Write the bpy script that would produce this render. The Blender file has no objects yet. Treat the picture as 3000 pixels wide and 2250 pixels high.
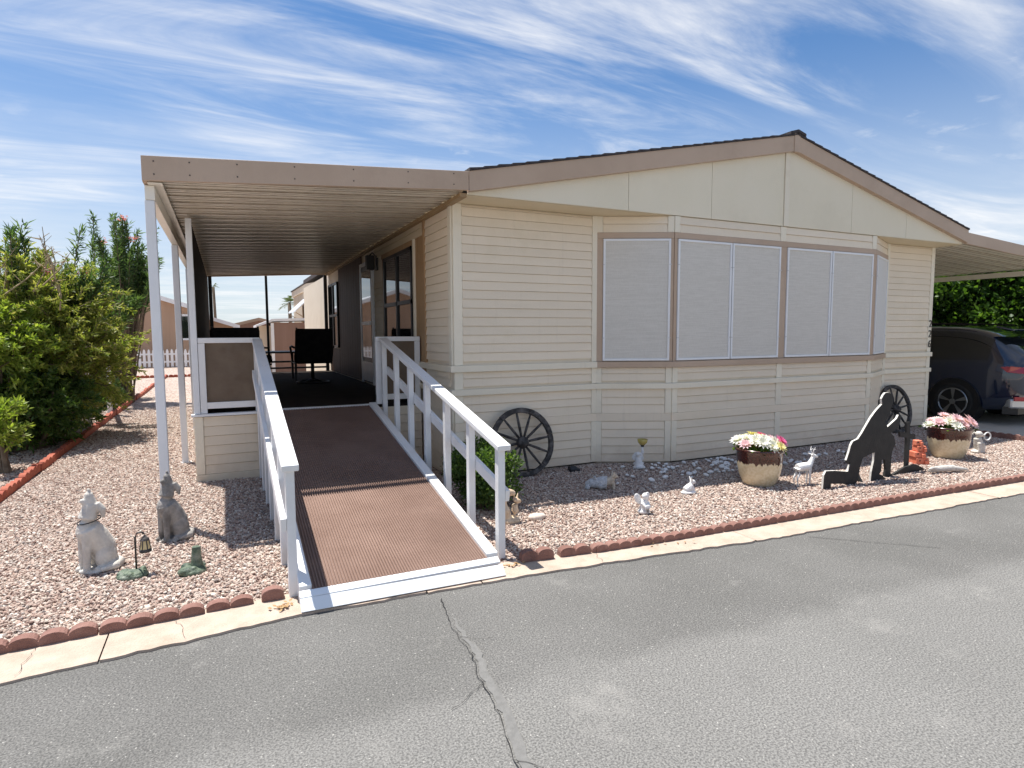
import bpy, bmesh, math, random
import numpy as np
from mathutils import Vector, Matrix, Euler

random.seed(7)
rng = np.random.default_rng(7)
scene = bpy.context.scene
col = scene.collection

# ------------------------------------------------------------------ camera
yaw, pitch, roll = math.radians(25.415), math.radians(4.862), math.radians(-0.26)
F = Vector((math.sin(yaw)*math.cos(pitch), math.cos(yaw)*math.cos(pitch), -math.sin(pitch)))
R0 = Vector((math.cos(yaw), -math.sin(yaw), 0)); U0 = R0.cross(F)
RR = R0*math.cos(roll) + U0*math.sin(roll); UU = U0*math.cos(roll) - R0*math.sin(roll)
cam = bpy.data.cameras.new('camera'); camo = bpy.data.objects.new('camera', cam); col.objects.link(camo)
cam.sensor_width = 36; cam.lens = 36*1764.8/3000; cam.clip_end = 2000; cam.clip_start = 0.05
M = Matrix.Identity(4)
for i in range(3):
    M[i][0] = RR[i]; M[i][1] = UU[i]; M[i][2] = -F[i]
M[2][3] = 1.6
camo.matrix_world = M
scene.camera = camo

# ------------------------------------------------------------------ world and sun
SUN = Vector((-0.175, 0.27, 1)).normalized()
w = bpy.data.worlds.new('World'); scene.world = w; w.use_nodes = True
nt = w.node_tree; nt.nodes.clear()
def N(t, kind, **kw):
    n = t.nodes.new(kind)
    for k_, v in kw.items(): setattr(n, k_, v)
    return n
def mth(t, op, a, b=None, c=None, clamp=False):
    n = t.nodes.new('ShaderNodeMath'); n.operation = op; n.use_clamp = clamp
    for i, v in enumerate((a, b, c)):
        if v is None: continue
        if isinstance(v, (int, float)): n.inputs[i].default_value = v
        else: t.links.new(v, n.inputs[i])
    return n.outputs[0]
def ramp(t, fac, lo, hi, smooth=True):
    n = t.nodes.new('ShaderNodeMapRange'); n.interpolation_type = 'SMOOTHSTEP' if smooth else 'LINEAR'
    t.links.new(fac, n.inputs[0]); n.inputs[1].default_value = lo; n.inputs[2].default_value = hi
    return n.outputs[0]
def mixc(t, fac, a, b, mode='MIX'):
    n = t.nodes.new('ShaderNodeMix'); n.data_type = 'RGBA'; n.blend_type = mode
    for s, v in ((n.inputs[0], fac), (n.inputs[6], a), (n.inputs[7], b)):
        if isinstance(v, (int, float)): s.default_value = v
        elif isinstance(v, tuple): s.default_value = (*v[:3], 1)
        else: t.links.new(v, s)
    return n.outputs[2]
sky = N(nt, 'ShaderNodeTexSky', sky_type='NISHITA', sun_disc=False)
sky.sun_elevation = math.asin(SUN.z); sky.sun_rotation = math.atan2(SUN.x, SUN.y)
sky.altitude = 400; sky.air_density = 1.0; sky.dust_density = 0.6; sky.ozone_density = 4.0
tc = N(nt, 'ShaderNodeTexCoord'); sep = N(nt, 'ShaderNodeSeparateXYZ'); nt.links.new(tc.outputs['Generated'], sep.inputs[0])
dz = mth(nt, 'MAXIMUM', sep.outputs[2], 0.0); den = mth(nt, 'ADD', dz, 0.09)
comb = N(nt, 'ShaderNodeCombineXYZ')
nt.links.new(mth(nt, 'DIVIDE', sep.outputs[0], den), comb.inputs[0]); nt.links.new(mth(nt, 'DIVIDE', sep.outputs[1], den), comb.inputs[1])
def cloud(rot, scl, loc, nscale, detail, rough, dist, lo, hi):
    mp = N(nt, 'ShaderNodeMapping'); nt.links.new(comb.outputs[0], mp.inputs[0])
    mp.inputs['Rotation'].default_value = (0, 0, math.radians(rot)); mp.inputs['Scale'].default_value = scl; mp.inputs['Location'].default_value = loc
    nz = N(nt, 'ShaderNodeTexNoise'); nt.links.new(mp.outputs[0], nz.inputs['Vector'])
    nz.inputs['Scale'].default_value = nscale; nz.inputs['Detail'].default_value = detail
    nz.inputs['Roughness'].default_value = rough; nz.inputs['Distortion'].default_value = dist
    return ramp(nt, nz.outputs[0], lo, hi)
streak = cloud(-28, (0.55, 1.9, 1), (3.1, 0.4, 0), 1.0, 10, 0.62, 1.3, 0.36, 0.78)
fine = cloud(-42, (0.9, 4.5, 1), (1.7, 6.2, 0), 1.6, 8, 0.65, 0.5, 0.32, 0.78)
mask = cloud(10, (1, 1, 1), (5.3, 2.2, 0), 0.55, 4, 0.5, 0.3, 0.32, 0.58)
puff = cloud(0, (1, 1, 1), (0.3, 9.1, 0), 4.5, 8, 0.6, 0.2, 0.56, 0.76)
pm = cloud(0, (1, 1, 1), (8.0, 3.0, 0), 0.8, 2, 0.5, 0.0, 0.52, 0.66)
cl = mth(nt, 'MULTIPLY', mth(nt, 'ADD', mth(nt, 'MULTIPLY', streak, 0.75), mth(nt, 'MULTIPLY', mth(nt, 'MULTIPLY', streak, fine), 0.6)), mth(nt, 'ADD', mth(nt, 'MULTIPLY', mask, 0.8), 0.2))
cl = mth(nt, 'ADD', cl, mth(nt, 'MULTIPLY', mth(nt, 'MULTIPLY', puff, pm), 0.45), clamp=True)
hz = ramp(nt, dz, 0.0, 0.42)          # the pale air low over the horizon
skyc = mixc(nt, 1.0, sky.outputs[0], (0.68, 0.92, 1.08), 'MULTIPLY')
base = mixc(nt, mth(nt, 'MULTIPLY', mth(nt, 'SUBTRACT', 1.0, hz), 0.72), skyc, (6.4, 6.6, 6.9))
final = mixc(nt, mth(nt, 'MULTIPLY', cl, 0.76), base, (8.2, 8.2, 8.2))
bg = N(nt, 'ShaderNodeBackground'); bg.inputs[1].default_value = 0.064
out = N(nt, 'ShaderNodeOutputWorld'); nt.links.new(final, bg.inputs[0]); nt.links.new(bg.outputs[0], out.inputs[0])

sl = bpy.data.lights.new('sun', 'SUN'); sl.energy = 4.0; sl.angle = math.radians(0.53); sl.color = (1, 0.955, 0.885)
so = bpy.data.objects.new('sun', sl); col.objects.link(so); so.rotation_euler = SUN.to_track_quat('Z', 'Y').to_euler(); so.location = (0, 0, 30)
scene.view_settings.view_transform = 'Standard'; scene.view_settings.look = 'None'
scene.view_settings.exposure = 1.02; scene.view_settings.gamma = 1
scene.render.engine = 'CYCLES'
scene.cycles.max_bounces = 8

# ------------------------------------------------------------------ materials
MATS = {}
def mat(name, c1, c2=None, scale=8.0, rough=0.7, bump=0.0, bscale=None, metal=0.0, detail=6, stretch=(1, 1, 1), spec=0.5, coat=0.0, lo=0.3, hi=0.7, dirt=None, dscale=1.3, vary=0.0, dust=None):
    """base colour c1..c2 by object-space noise, optional sparse stains, optional fine relief"""
    if name in MATS: return MATS[name]
    m = bpy.data.materials.new(name); m.use_nodes = True; t = m.node_tree
    b = t.nodes['Principled BSDF']
    b.inputs['Roughness'].default_value = rough; b.inputs['Metallic'].default_value = metal
    b.inputs['Specular IOR Level'].default_value = spec; b.inputs['Coat Weight'].default_value = coat
    tcn = N(t, 'ShaderNodeTexCoord'); geo = N(t, 'ShaderNodeNewGeometry')
    mp = N(t, 'ShaderNodeMapping'); t.links.new(geo.outputs['Position'], mp.inputs[0]); mp.inputs['Scale'].default_value = stretch
    nz = N(t, 'ShaderNodeTexNoise'); t.links.new(mp.outputs[0], nz.inputs['Vector']); nz.inputs['Scale'].default_value = scale; nz.inputs['Detail'].default_value = detail
    nz.inputs['Roughness'].default_value = 0.6
    c = mixc(t, ramp(t, nz.outputs[0], lo, hi), c1, c2 or c1)
    if dirt:
        nd = N(t, 'ShaderNodeTexNoise'); t.links.new(geo.outputs['Position'], nd.inputs['Vector']); nd.inputs['Scale'].default_value = dscale; nd.inputs['Detail'].default_value = 8
        nd.inputs['Roughness'].default_value = 0.7
        c = mixc(t, mth(t, 'MULTIPLY', ramp(t, nd.outputs[0], 0.5, 0.75), 0.7), c, dirt)
    if dust:   # wind-blown dust and rain splash caught on the lowest boards, in patches
        sp_ = N(t, 'ShaderNodeSeparateXYZ'); t.links.new(geo.outputs['Position'], sp_.inputs[0])
        ns = N(t, 'ShaderNodeTexNoise'); t.links.new(geo.outputs['Position'], ns.inputs['Vector']); ns.inputs['Scale'].default_value = 5; ns.inputs['Detail'].default_value = 8; ns.inputs['Roughness'].default_value = 0.7
        hgt_ = mth(t, 'ADD', sp_.outputs[2], mth(t, 'MULTIPLY', ns.outputs[0], -0.55))
        c = mixc(t, mth(t, 'MULTIPLY', ramp(t, hgt_, 0.02, -0.28), 0.55), c, dust)
        mv = N(t, 'ShaderNodeMapping'); t.links.new(geo.outputs['Position'], mv.inputs[0]); mv.inputs['Scale'].default_value = (22, 22, 1.1)
        n3 = N(t, 'ShaderNodeTexNoise'); t.links.new(mv.outputs[0], n3.inputs['Vector']); n3.inputs['Scale'].default_value = 1; n3.inputs['Detail'].default_value = 6
        c = mixc(t, mth(t, 'MULTIPLY', ramp(t, n3.outputs[0], 0.56, 0.78), 0.35), c, tuple(x*0.86 for x in c1))
    if vary:
        oi = N(t, 'ShaderNodeObjectInfo'); k_ = mth(t, 'ADD', mth(t, 'MULTIPLY', oi.outputs['Random'], vary), 1-vary)
        cc = N(t, 'ShaderNodeCombineColor'); [t.links.new(k_, cc.inputs[q]) for q in range(3)]
        c = mixc(t, 1.0, c, cc.outputs[0], 'MULTIPLY')
    t.links.new(c, b.inputs['Base Color'])
    if bump:
        nb = N(t, 'ShaderNodeTexNoise'); t.links.new(mp.outputs[0], nb.inputs['Vector']); nb.inputs['Scale'].default_value = bscale or scale*4; nb.inputs['Detail'].default_value = 5
        bp = N(t, 'ShaderNodeBump'); bp.inputs['Strength'].default_value = bump; bp.inputs['Distance'].default_value = 0.01
        t.links.new(nb.outputs[0], bp.inputs['Height']); t.links.new(bp.outputs[0], b.inputs['Normal'])
    MATS[name] = m
    return m

cream = mat('cream_paint', (0.80, 0.70, 0.55), (0.83, 0.73, 0.58), 1.6, 0.6, 0.25, 60, stretch=(1, 1, 3), dirt=(0.72, 0.63, 0.47), dscale=1.1, vary=0.07, dust=(0.60, 0.48, 0.36))
cream_trim = mat('cream_trim_paint', (0.80, 0.74, 0.60), (0.83, 0.77, 0.63), 2.2, 0.55, 0.2, 50, dirt=(0.71, 0.63, 0.48), vary=0.06, dust=(0.6, 0.49, 0.37))
gablem = mat('gable_panel_paint', (0.79, 0.73, 0.57), (0.81, 0.75, 0.60), 1.2, 0.7, 0.5, 130, dirt=(0.74, 0.68, 0.53), vary=0.05)
tan = mat('tan_trim_paint', (0.45, 0.335, 0.245), (0.50, 0.38, 0.285), 1.5, 0.55, 0.15, 60, dirt=(0.40, 0.30, 0.22))
soffitm = mat('shaded_soffit_cream', (0.66, 0.57, 0.40), (0.70, 0.61, 0.44), 2, 0.7)  # same cream as the walls, with dim warm bounce light put into the colour
white = mat('white_paint', (0.76, 0.77, 0.78), (0.82, 0.82, 0.82), 3, 0.45, 0.12, 40, dirt=(0.68, 0.67, 0.64))
alu = mat('white_aluminium', (0.74, 0.76, 0.78), (0.8, 0.82, 0.84), 2, 0.4, dirt=(0.7, 0.69, 0.66))
panm = mat('awning_pan_enamel', (0.80, 0.755, 0.65), (0.84, 0.80, 0.70), 2.5, 0.28, 0.05, 20, dirt=(0.68, 0.63, 0.53))
shingle = mat('dark_shingle', (0.035, 0.03, 0.035), (0.075, 0.065, 0.065), 25, 0.9, 0.8, 200)
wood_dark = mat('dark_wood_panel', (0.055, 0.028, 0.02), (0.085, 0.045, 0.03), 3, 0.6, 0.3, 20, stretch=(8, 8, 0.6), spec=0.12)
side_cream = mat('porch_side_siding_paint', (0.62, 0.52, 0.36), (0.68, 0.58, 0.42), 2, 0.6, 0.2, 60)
wood_trim = mat('brown_window_trim', (0.36, 0.22, 0.11), (0.42, 0.27, 0.14), 3, 0.55, 0.15, 30, stretch=(5, 5, 1))
brown_panel = mat('brown_mesh_panel', (0.155, 0.115, 0.085), (0.20, 0.155, 0.115), 4, 0.8, 0.4, 300, dirt=(0.22, 0.18, 0.14), spec=0.12)
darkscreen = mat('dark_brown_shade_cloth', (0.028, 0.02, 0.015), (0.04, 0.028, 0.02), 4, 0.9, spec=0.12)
glass = mat('window_glass', (0.012, 0.014, 0.016), None, 3, 0.03, spec=0.9)
black_metal = mat('black_metal', (0.012, 0.012, 0.013), (0.022, 0.022, 0.022), 6, 0.45)
black_cushion = mat('black_cushion', (0.012, 0.011, 0.012), (0.022, 0.02, 0.02), 10, 0.95, 0.3, 200, spec=0.12)
carpet = mat('brown_ribbed_carpet', (0.235, 0.157, 0.127), (0.295, 0.203, 0.166), 2.2, 0.95, 0.6, 350, spec=0.12)
porch_carpet = mat('shaded_porch_carpet', (0.022, 0.017, 0.015), (0.032, 0.025, 0.021), 6, 0.95, 0.5, 300, spec=0.12)  # the ramp's brown carpet, darkened to paint in the porch's deep shade
curbm = mat('tan_concrete', (0.42, 0.335, 0.27), (0.52, 0.42, 0.345), 6, 0.9, 0.8, 90, dirt=(0.33, 0.26, 0.195), dscale=3.5, spec=0.12)
drive = mat('driveway_concrete', (0.42, 0.38, 0.33), (0.5, 0.46, 0.4), 3, 0.9, 0.4, 80)
edgem = mat('brown_concrete_edging', (0.19, 0.095, 0.075), (0.27, 0.145, 0.118), 9, 0.95, 0.7, 120, dirt=(0.34, 0.21, 0.175), dscale=5)
redm = mat('red_painted_edging', (0.30, 0.062, 0.032), (0.38, 0.10, 0.055), 7, 0.8, 0.5, 60, dirt=(0.24, 0.075, 0.05), dscale=5)
wheelwood = mat('weathered_black_wood', (0.03, 0.028, 0.028), (0.13, 0.12, 0.115), 14, 0.85, 0.7, 40, stretch=(1, 1, 1), lo=0.38, hi=0.72)
stone_pale = mat('pale_stone_statue', (0.50, 0.465, 0.42), (0.66, 0.63, 0.58), 9, 0.85, 0.6, 60, dirt=(0.36, 0.33, 0.29), dscale=7)
stone_dark = mat('weathered_grey_statue', (0.14, 0.13, 0.12), (0.42, 0.40, 0.375), 7, 0.85, 0.6, 60, dirt=(0.10, 0.09, 0.08), dscale=6)
stone_white = mat('white_plaster_statue', (0.68, 0.68, 0.68), (0.8, 0.8, 0.79), 15, 0.7, 0.4, 80, dirt=(0.5, 0.49, 0.47), dscale=12)
stone_tan = mat('tan_plaster_statue', (0.52, 0.38, 0.25), (0.68, 0.55, 0.40), 12, 0.8, 0.4, 80, dirt=(0.36, 0.24, 0.15), dscale=9)
log_m = mat('grey_log_statue', (0.34, 0.36, 0.39), (0.66, 0.68, 0.70), 16, 0.85, 0.7, 60, stretch=(1, 6, 6))
fox_m = mat('buff_animal_statue', (0.36, 0.31, 0.25), (0.60, 0.53, 0.43), 22, 0.8, 0.4, 90)
drift = mat('bleached_driftwood', (0.42, 0.39, 0.35), (0.68, 0.66, 0.62), 14, 0.9, 0.7, 50, stretch=(1, 5, 5))
moss = mat('mossy_green_base', (0.03, 0.06, 0.04), (0.13, 0.17, 0.11), 25, 0.6, 0.8, 60, dirt=(0.34, 0.36, 0.30), dscale=14)
terra = mat('orange_terracotta', (0.62, 0.16, 0.085), (0.72, 0.23, 0.14), 12, 0.75, 0.4, 80, dirt=(0.5, 0.13, 0.07), dscale=9)
amber = mat('amber_glass', (0.45, 0.36, 0.10), (0.55, 0.46, 0.16), 15, 0.2)
lamp_pane = mat('lantern_pane', (0.60, 0.48, 0.24), (0.68, 0.56, 0.3), 15, 0.4)
flatblack = mat('flat_black_paint', (0.012, 0.012, 0.012), (0.022, 0.022, 0.02), 9, 0.7, 0.2, 40)
edge_sunlit = mat('sunlit_plywood_edge', (0.62, 0.60, 0.55), (0.72, 0.7, 0.66), 20, 0.8)  # pale tone paints sunlight onto the cut edges
black_plastic = mat('dark_navy_plastic', (0.012, 0.014, 0.02), None, 5, 0.5)
soil = mat('potting_soil', (0.03, 0.02, 0.014), (0.06, 0.04, 0.03), 30, 0.95, 0.8, 60)
bark = mat('shrub_bark', (0.11, 0.08, 0.055), (0.19, 0.145, 0.10), 15, 0.9, 0.6, 40)
nbr_tan = mat('neighbour_tan_siding', (0.40, 0.265, 0.18), (0.45, 0.305, 0.21), 0.7, 0.8, 0.2, 20, stretch=(6, 6, 0.4))
nbr_cream = mat('neighbour_cream_siding', (0.55, 0.46, 0.35), (0.62, 0.53, 0.41), 0.7, 0.8, 0.2, 20, stretch=(6, 6, 0.4))
nbr_brown = mat('shed_brown_siding', (0.24, 0.15, 0.115), (0.28, 0.18, 0.14), 0.8, 0.8, 0.2, 20, stretch=(6, 6, 0.4))
nbr_roof = mat('neighbour_roof', (0.30, 0.22, 0.16), (0.36, 0.27, 0.2), 2, 0.9)
sand = mat('sand_ground', (0.46, 0.36, 0.29), (0.55, 0.45, 0.375), 0.5, 0.95, 0.5, 12, dirt=(0.38, 0.29, 0.23))
carpaint = mat('dark_blue_car_paint', (0.004, 0.011, 0.032), None, 4, 0.12, spec=0.6, coat=1.0)
tyre = mat('tyre_rubber', (0.012, 0.012, 0.012), (0.02, 0.02, 0.02), 12, 0.85)
rimm = mat('grey_alloy', (0.30, 0.31, 0.32), None, 4, 0.3, metal=0.9)
carblack = mat('black_car_trim', (0.008, 0.008, 0.009), None, 4, 0.4)
tail = mat('red_tail_lamp', (0.35, 0.012, 0.02), None, 4, 0.1, coat=1.0)
chrome = mat('silver_trim', (0.55, 0.56, 0.57), None, 4, 0.3, metal=0.7)
platem = mat('number_plate', (0.72, 0.66, 0.6), (0.8, 0.75, 0.7), 40, 0.5)
tar = mat('crack_tar', (0.022, 0.021, 0.02), None, 4, 0.9)  # dark tar colour of the crack strips
sealm = mat('smooth_tar_patch', (0.135, 0.133, 0.127), (0.175, 0.172, 0.165), 30, 0.85, 0.3, 160)
red_panel = mat('dry_leaf', (0.28, 0.15, 0.06), (0.42, 0.28, 0.13), 30, 0.8)

# screen cloth: fine woven grey with horizontal slubs
def screen_mat():
    m = bpy.data.materials.new('grey_sun_screen_cloth'); m.use_nodes = True; t = m.node_tree; b = t.nodes['Principled BSDF']
    geo = N(t, 'ShaderNodeNewGeometry')
    fac = None
    for sc, st in ((1.0, (7, 7, 150)), (1.0, (3, 3, 60)), (1.0, (140, 140, 30))):
        mp = N(t, 'ShaderNodeMapping'); t.links.new(geo.outputs['Position'], mp.inputs[0]); mp.inputs['Scale'].default_value = st
        nz = N(t, 'ShaderNodeTexNoise'); t.links.new(mp.outputs[0], nz.inputs['Vector']); nz.inputs['Scale'].default_value = sc; nz.inputs['Detail'].default_value = 4
        fac = nz.outputs[0] if fac is None else mth(t, 'ADD', fac, nz.outputs[0])
    c = mixc(t, ramp(t, fac, 1.15, 1.85), (0.575, 0.555, 0.505), (0.655, 0.635, 0.585))
    t.links.new(c, b.inputs['Base Color']); b.inputs['Roughness'].default_value = 0.85
    return m
screenm = screen_mat()

def asphalt_mat():
    m = bpy.data.materials.new('weathered_asphalt'); m.use_nodes = True; t = m.node_tree; b = t.nodes['Principled BSDF']
    geo = N(t, 'ShaderNodeNewGeometry'); P = geo.outputs['Position']
    n1 = N(t, 'ShaderNodeTexNoise'); t.links.new(P, n1.inputs['Vector']); n1.inputs['Scale'].default_value = 0.9; n1.inputs['Detail'].default_value = 5
    n2 = N(t, 'ShaderNodeTexNoise'); t.links.new(P, n2.inputs['Vector']); n2.inputs['Scale'].default_value = 110; n2.inputs['Detail'].default_value = 3
    v = N(t, 'ShaderNodeTexVoronoi'); t.links.new(P, v.inputs['Vector']); v.inputs['Scale'].default_value = 150
    spk = ramp(t, v.outputs['Color'], 0.80, 0.90)
    sepc = N(t, 'ShaderNodeSeparateColor'); t.links.new(v.outputs['Color'], sepc.inputs[0])
    spk = ramp(t, sepc.outputs[0], 0.86, 0.93)
    core = ramp(t, v.outputs['Distance'], 0.55, 0.25)
    v2 = N(t, 'ShaderNodeTexVoronoi'); t.links.new(P, v2.inputs['Vector']); v2.inputs['Scale'].default_value = 75
    sep2 = N(t, 'ShaderNodeSeparateColor'); t.links.new(v2.outputs['Color'], sep2.inputs[0])
    big = mth(t, 'MULTIPLY', ramp(t, sep2.outputs[1], 0.955, 0.97), ramp(t, v2.outputs['Distance'], 0.32, 0.2))
    # the worn wheel-track lane a metre or so out from the kerb is paler and coarser than the sealed margin
    sp = N(t, 'ShaderNodeSeparateXYZ'); t.links.new(P, sp.inputs[0])
    nw = N(t, 'ShaderNodeTexNoise'); t.links.new(P, nw.inputs['Vector']); nw.inputs['Scale'].default_value = 2.2; nw.inputs['Detail'].default_value = 6
    d = mth(t, 'ADD', mth(t, 'ADD', sp.outputs[1], mth(t, 'MULTIPLY', sp.outputs[0], 0.055)), mth(t, 'MULTIPLY', nw.outputs[0], 0.35))
    lane = ramp(t, d, 2.72, 2.50)
    c0 = mixc(t, ramp(t, n1.outputs[0], 0.3, 0.7), (0.155, 0.152, 0.144), (0.195, 0.191, 0.182))
    c0 = mixc(t, mth(t, 'MULTIPLY', lane, 0.55), c0, (0.27, 0.265, 0.252))
    c0 = mixc(t, ramp(t, n2.outputs[0], 0.35, 0.62), mixc(t, 0.55, c0, (0.03, 0.03, 0.03)), c0)
    c0 = mixc(t, mth(t, 'MULTIPLY', mth(t, 'MULTIPLY', spk, core), 0.42), c0, (0.42, 0.41, 0.38))
    c0 = mixc(t, mth(t, 'MULTIPLY', big, 0.5), c0, (0.6, 0.58, 0.54))
    ns = N(t, 'ShaderNodeTexNoise'); t.links.new(P, ns.inputs['Vector']); ns.inputs['Scale'].default_value = 1.7; ns.inputs['Detail'].default_value = 7; ns.inputs['Roughness'].default_value = 0.65
    c0 = mixc(t, mth(t, 'MULTIPLY', ramp(t, ns.outputs[0], 0.58, 0.72), 0.35), c0, (0.12, 0.118, 0.112))
    c0 = mixc(t, mth(t, 'MULTIPLY', ramp(t, ns.outputs[0], 0.42, 0.30), 0.3), c0, (0.32, 0.31, 0.29))
    t.links.new(c0, b.inputs['Base Color']); b.inputs['Roughness'].default_value = 0.9; b.inputs['Specular IOR Level'].default_value = 0.2
    bp = N(t, 'ShaderNodeBump'); bp.inputs['Strength'].default_value = 0.8; bp.inputs['Distance'].default_value = 0.006
    t.links.new(mth(t, 'ADD', n2.outputs[0], mth(t, 'MULTIPLY', v.outputs['Distance'], -0.6)), bp.inputs['Height']); t.links.new(bp.outputs[0], b.inputs['Normal'])
    return m
asphalt = asphalt_mat()

def gravel_mat(instanced):
    m = bpy.data.materials.new('pink_gravel_stone' if instanced else 'pink_gravel_bed'); m.use_nodes = True; t = m.node_tree; b = t.nodes['Principled BSDF']
    if instanced:
        oi = N(t, 'ShaderNodeObjectInfo'); fac = oi.outputs['Random']
    else:
        geo = N(t, 'ShaderNodeNewGeometry'); v = N(t, 'ShaderNodeTexVoronoi'); t.links.new(geo.outputs['Position'], v.inputs['Vector']); v.inputs['Scale'].default_value = 28
        sc_ = N(t, 'ShaderNodeSeparateColor'); t.links.new(v.outputs['Color'], sc_.inputs[0]); fac = sc_.outputs[0]
        bp = N(t, 'ShaderNodeBump'); bp.inputs['Strength'].default_value = 1.0; bp.inputs['Distance'].default_value = 0.03; bp.invert = True
        t.links.new(v.outputs['Distance'], bp.inputs['Height']); t.links.new(bp.outputs[0], b.inputs['Normal'])
    cr = N(t, 'ShaderNodeValToRGB'); t.links.new(fac, cr.inputs[0]); e = cr.color_ramp; e.interpolation = 'CONSTANT'
    cols = [(0, (0.41, 0.32, 0.27)), (0.2, (0.50, 0.405, 0.345)), (0.38, (0.33, 0.23, 0.19)), (0.50, (0.56, 0.485, 0.42)), (0.64, (0.20, 0.135, 0.115)), (0.73, (0.44, 0.33, 0.275)), (0.87, (0.64, 0.59, 0.53)), (0.94, (0.28, 0.24, 0.22))]
    while len(e.elements) < len(cols): e.elements.new(0.5)
    for el, (p, c) in zip(e.elements, cols): el.position = p; el.color = (*c, 1)
    t.links.new(cr.outputs[0], b.inputs['Base Color']); b.inputs['Roughness'].default_value = 0.9; b.inputs['Specular IOR Level'].default_value = 0.2
    return m
gravel_i, gravel_b = gravel_mat(True), gravel_mat(False)

def leaf_mat(name, cols, trans=0.45):
    m = bpy.data.materials.new(name); m.use_nodes = True; t = m.node_tree; b = t.nodes['Principled BSDF']
    geo = N(t, 'ShaderNodeNewGeometry')
    cr = N(t, 'ShaderNodeValToRGB'); t.links.new(geo.outputs['Random Per Island'], cr.inputs[0]); e = cr.color_ramp
    while len(e.elements) < len(cols): e.elements.new(0.5)
    for i, (el, c) in enumerate(zip(e.elements, cols)): el.position = i/(len(cols)-1); el.color = (*c, 1)
    t.links.new(cr.outputs[0], b.inputs['Base Color']); b.inputs['Roughness'].default_value = 0.5
    tr = N(t, 'ShaderNodeBsdfTranslucent'); t.links.new(mixc(t, 1.0, cr.outputs[0], (1.25, 1.3, 0.6), 'MULTIPLY'), tr.inputs[0])
    mx = N(t, 'ShaderNodeMixShader'); mx.inputs[0].default_value = trans
    o = t.nodes['Material Output']; t.links.new(b.outputs[0], mx.inputs[1]); t.links.new(tr.outputs[0], mx.inputs[2]); t.links.new(mx.outputs[0], o.inputs[0])
    return m
leaf_dark = leaf_mat('dark_green_leaves', [(0.04, 0.085, 0.02), (0.075, 0.14, 0.03), (0.12, 0.19, 0.045)])
leaf_olive = leaf_mat('olive_leaves', [(0.11, 0.17, 0.03), (0.26, 0.33, 0.06), (0.44, 0.43, 0.14), (0.21, 0.28, 0.05), (0.46, 0.41, 0.18)])
leaf_lime = leaf_mat('lime_leaves', [(0.15, 0.23, 0.03), (0.24, 0.33, 0.05), (0.34, 0.41, 0.09)])
leaf_oleander = leaf_mat('oleander_leaves', [(0.055, 0.11, 0.04), (0.09, 0.16, 0.055), (0.15, 0.22, 0.08)])
leaf_box = leaf_mat('boxwood_leaves', [(0.04, 0.09, 0.02), (0.08, 0.15, 0.03), (0.15, 0.23, 0.06)])
leaf_hedge = leaf_mat('hedge_leaves', [(0.03, 0.075, 0.015), (0.06, 0.13, 0.02), (0.11, 0.20, 0.03)])
leaf_palm = leaf_mat('palm_leaves', [(0.05, 0.08, 0.04), (0.09, 0.12, 0.06)])
pet = {k: leaf_mat(k+'_petals', [tuple(x*0.85 for x in c), c], 0.25) for k, c in dict(white=(0.8, 0.79, 0.78), pink=(0.80, 0.55, 0.62), magenta=(0.75, 0.16, 0.38), yellow=(0.80, 0.72, 0.36), oleander_pink=(0.7, 0.25, 0.3)).items()}

def pot_mat():
    m = bpy.data.materials.new('drip_glazed_ceramic'); m.use_nodes = True; t = m.node_tree; b = t.nodes['Principled BSDF']
    tcn = N(t, 'ShaderNodeTexCoord'); sp = N(t, 'ShaderNodeSeparateXYZ'); t.links.new(tcn.outputs['Object'], sp.inputs[0])
    mp = N(t, 'ShaderNodeMapping'); t.links.new(tcn.outputs['Object'], mp.inputs[0]); mp.inputs['Scale'].default_value = (45, 45, 2.5)
    nz = N(t, 'ShaderNodeTexNoise'); t.links.new(mp.outputs[0], nz.inputs['Vector']); nz.inputs['Scale'].default_value = 1.0; nz.inputs['Detail'].default_value = 2
    h = mth(t, 'ADD', sp.outputs[2], mth(t, 'MULTIPLY', mth(t, 'SUBTRACT', nz.outputs[0], 0.5), 0.085))
    n2 = N(t, 'ShaderNodeTexNoise'); t.links.new(tcn.outputs['Object'], n2.inputs['Vector']); n2.inputs['Scale'].default_value = 40
    lo = mixc(t, ramp(t, n2.outputs[0], 0.35, 0.65), (0.62, 0.51, 0.32), (0.70, 0.60, 0.41))
    hi_ = mixc(t, ramp(t, n2.outputs[0], 0.35, 0.7), (0.035, 0.008, 0.006), (0.075, 0.018, 0.012))
    t.links.new(mixc(t, ramp(t, h, 0.252, 0.262), lo, hi_), b.inputs['Base Color'])
    b.inputs['Roughness'].default_value = 0.22; b.inputs['Coat Weight'].default_value = 0.5
    return m
potm = pot_mat()

# ------------------------------------------------------------------ building helpers
ORG = {}
def wloc(o):
    v = Vector((0, 0, 0))
    while o is not None:
        v = v + o.location; o = o.parent
    return v
def props(o, label=None, cat=None, group=None, kind=None):
    if label: o['label'] = label
    if cat: o['category'] = cat
    if group: o['group'] = group
    if kind: o['kind'] = kind
    return o
def thing(name, label, cat, loc=(0, 0, 0), rz=0.0, group=None):
    o = bpy.data.objects.new(name, None); col.objects.link(o); o.location = loc; o.rotation_euler = (0, 0, rz)
    o.empty_display_size = 0.1
    return props(o, label, cat, group)

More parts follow.
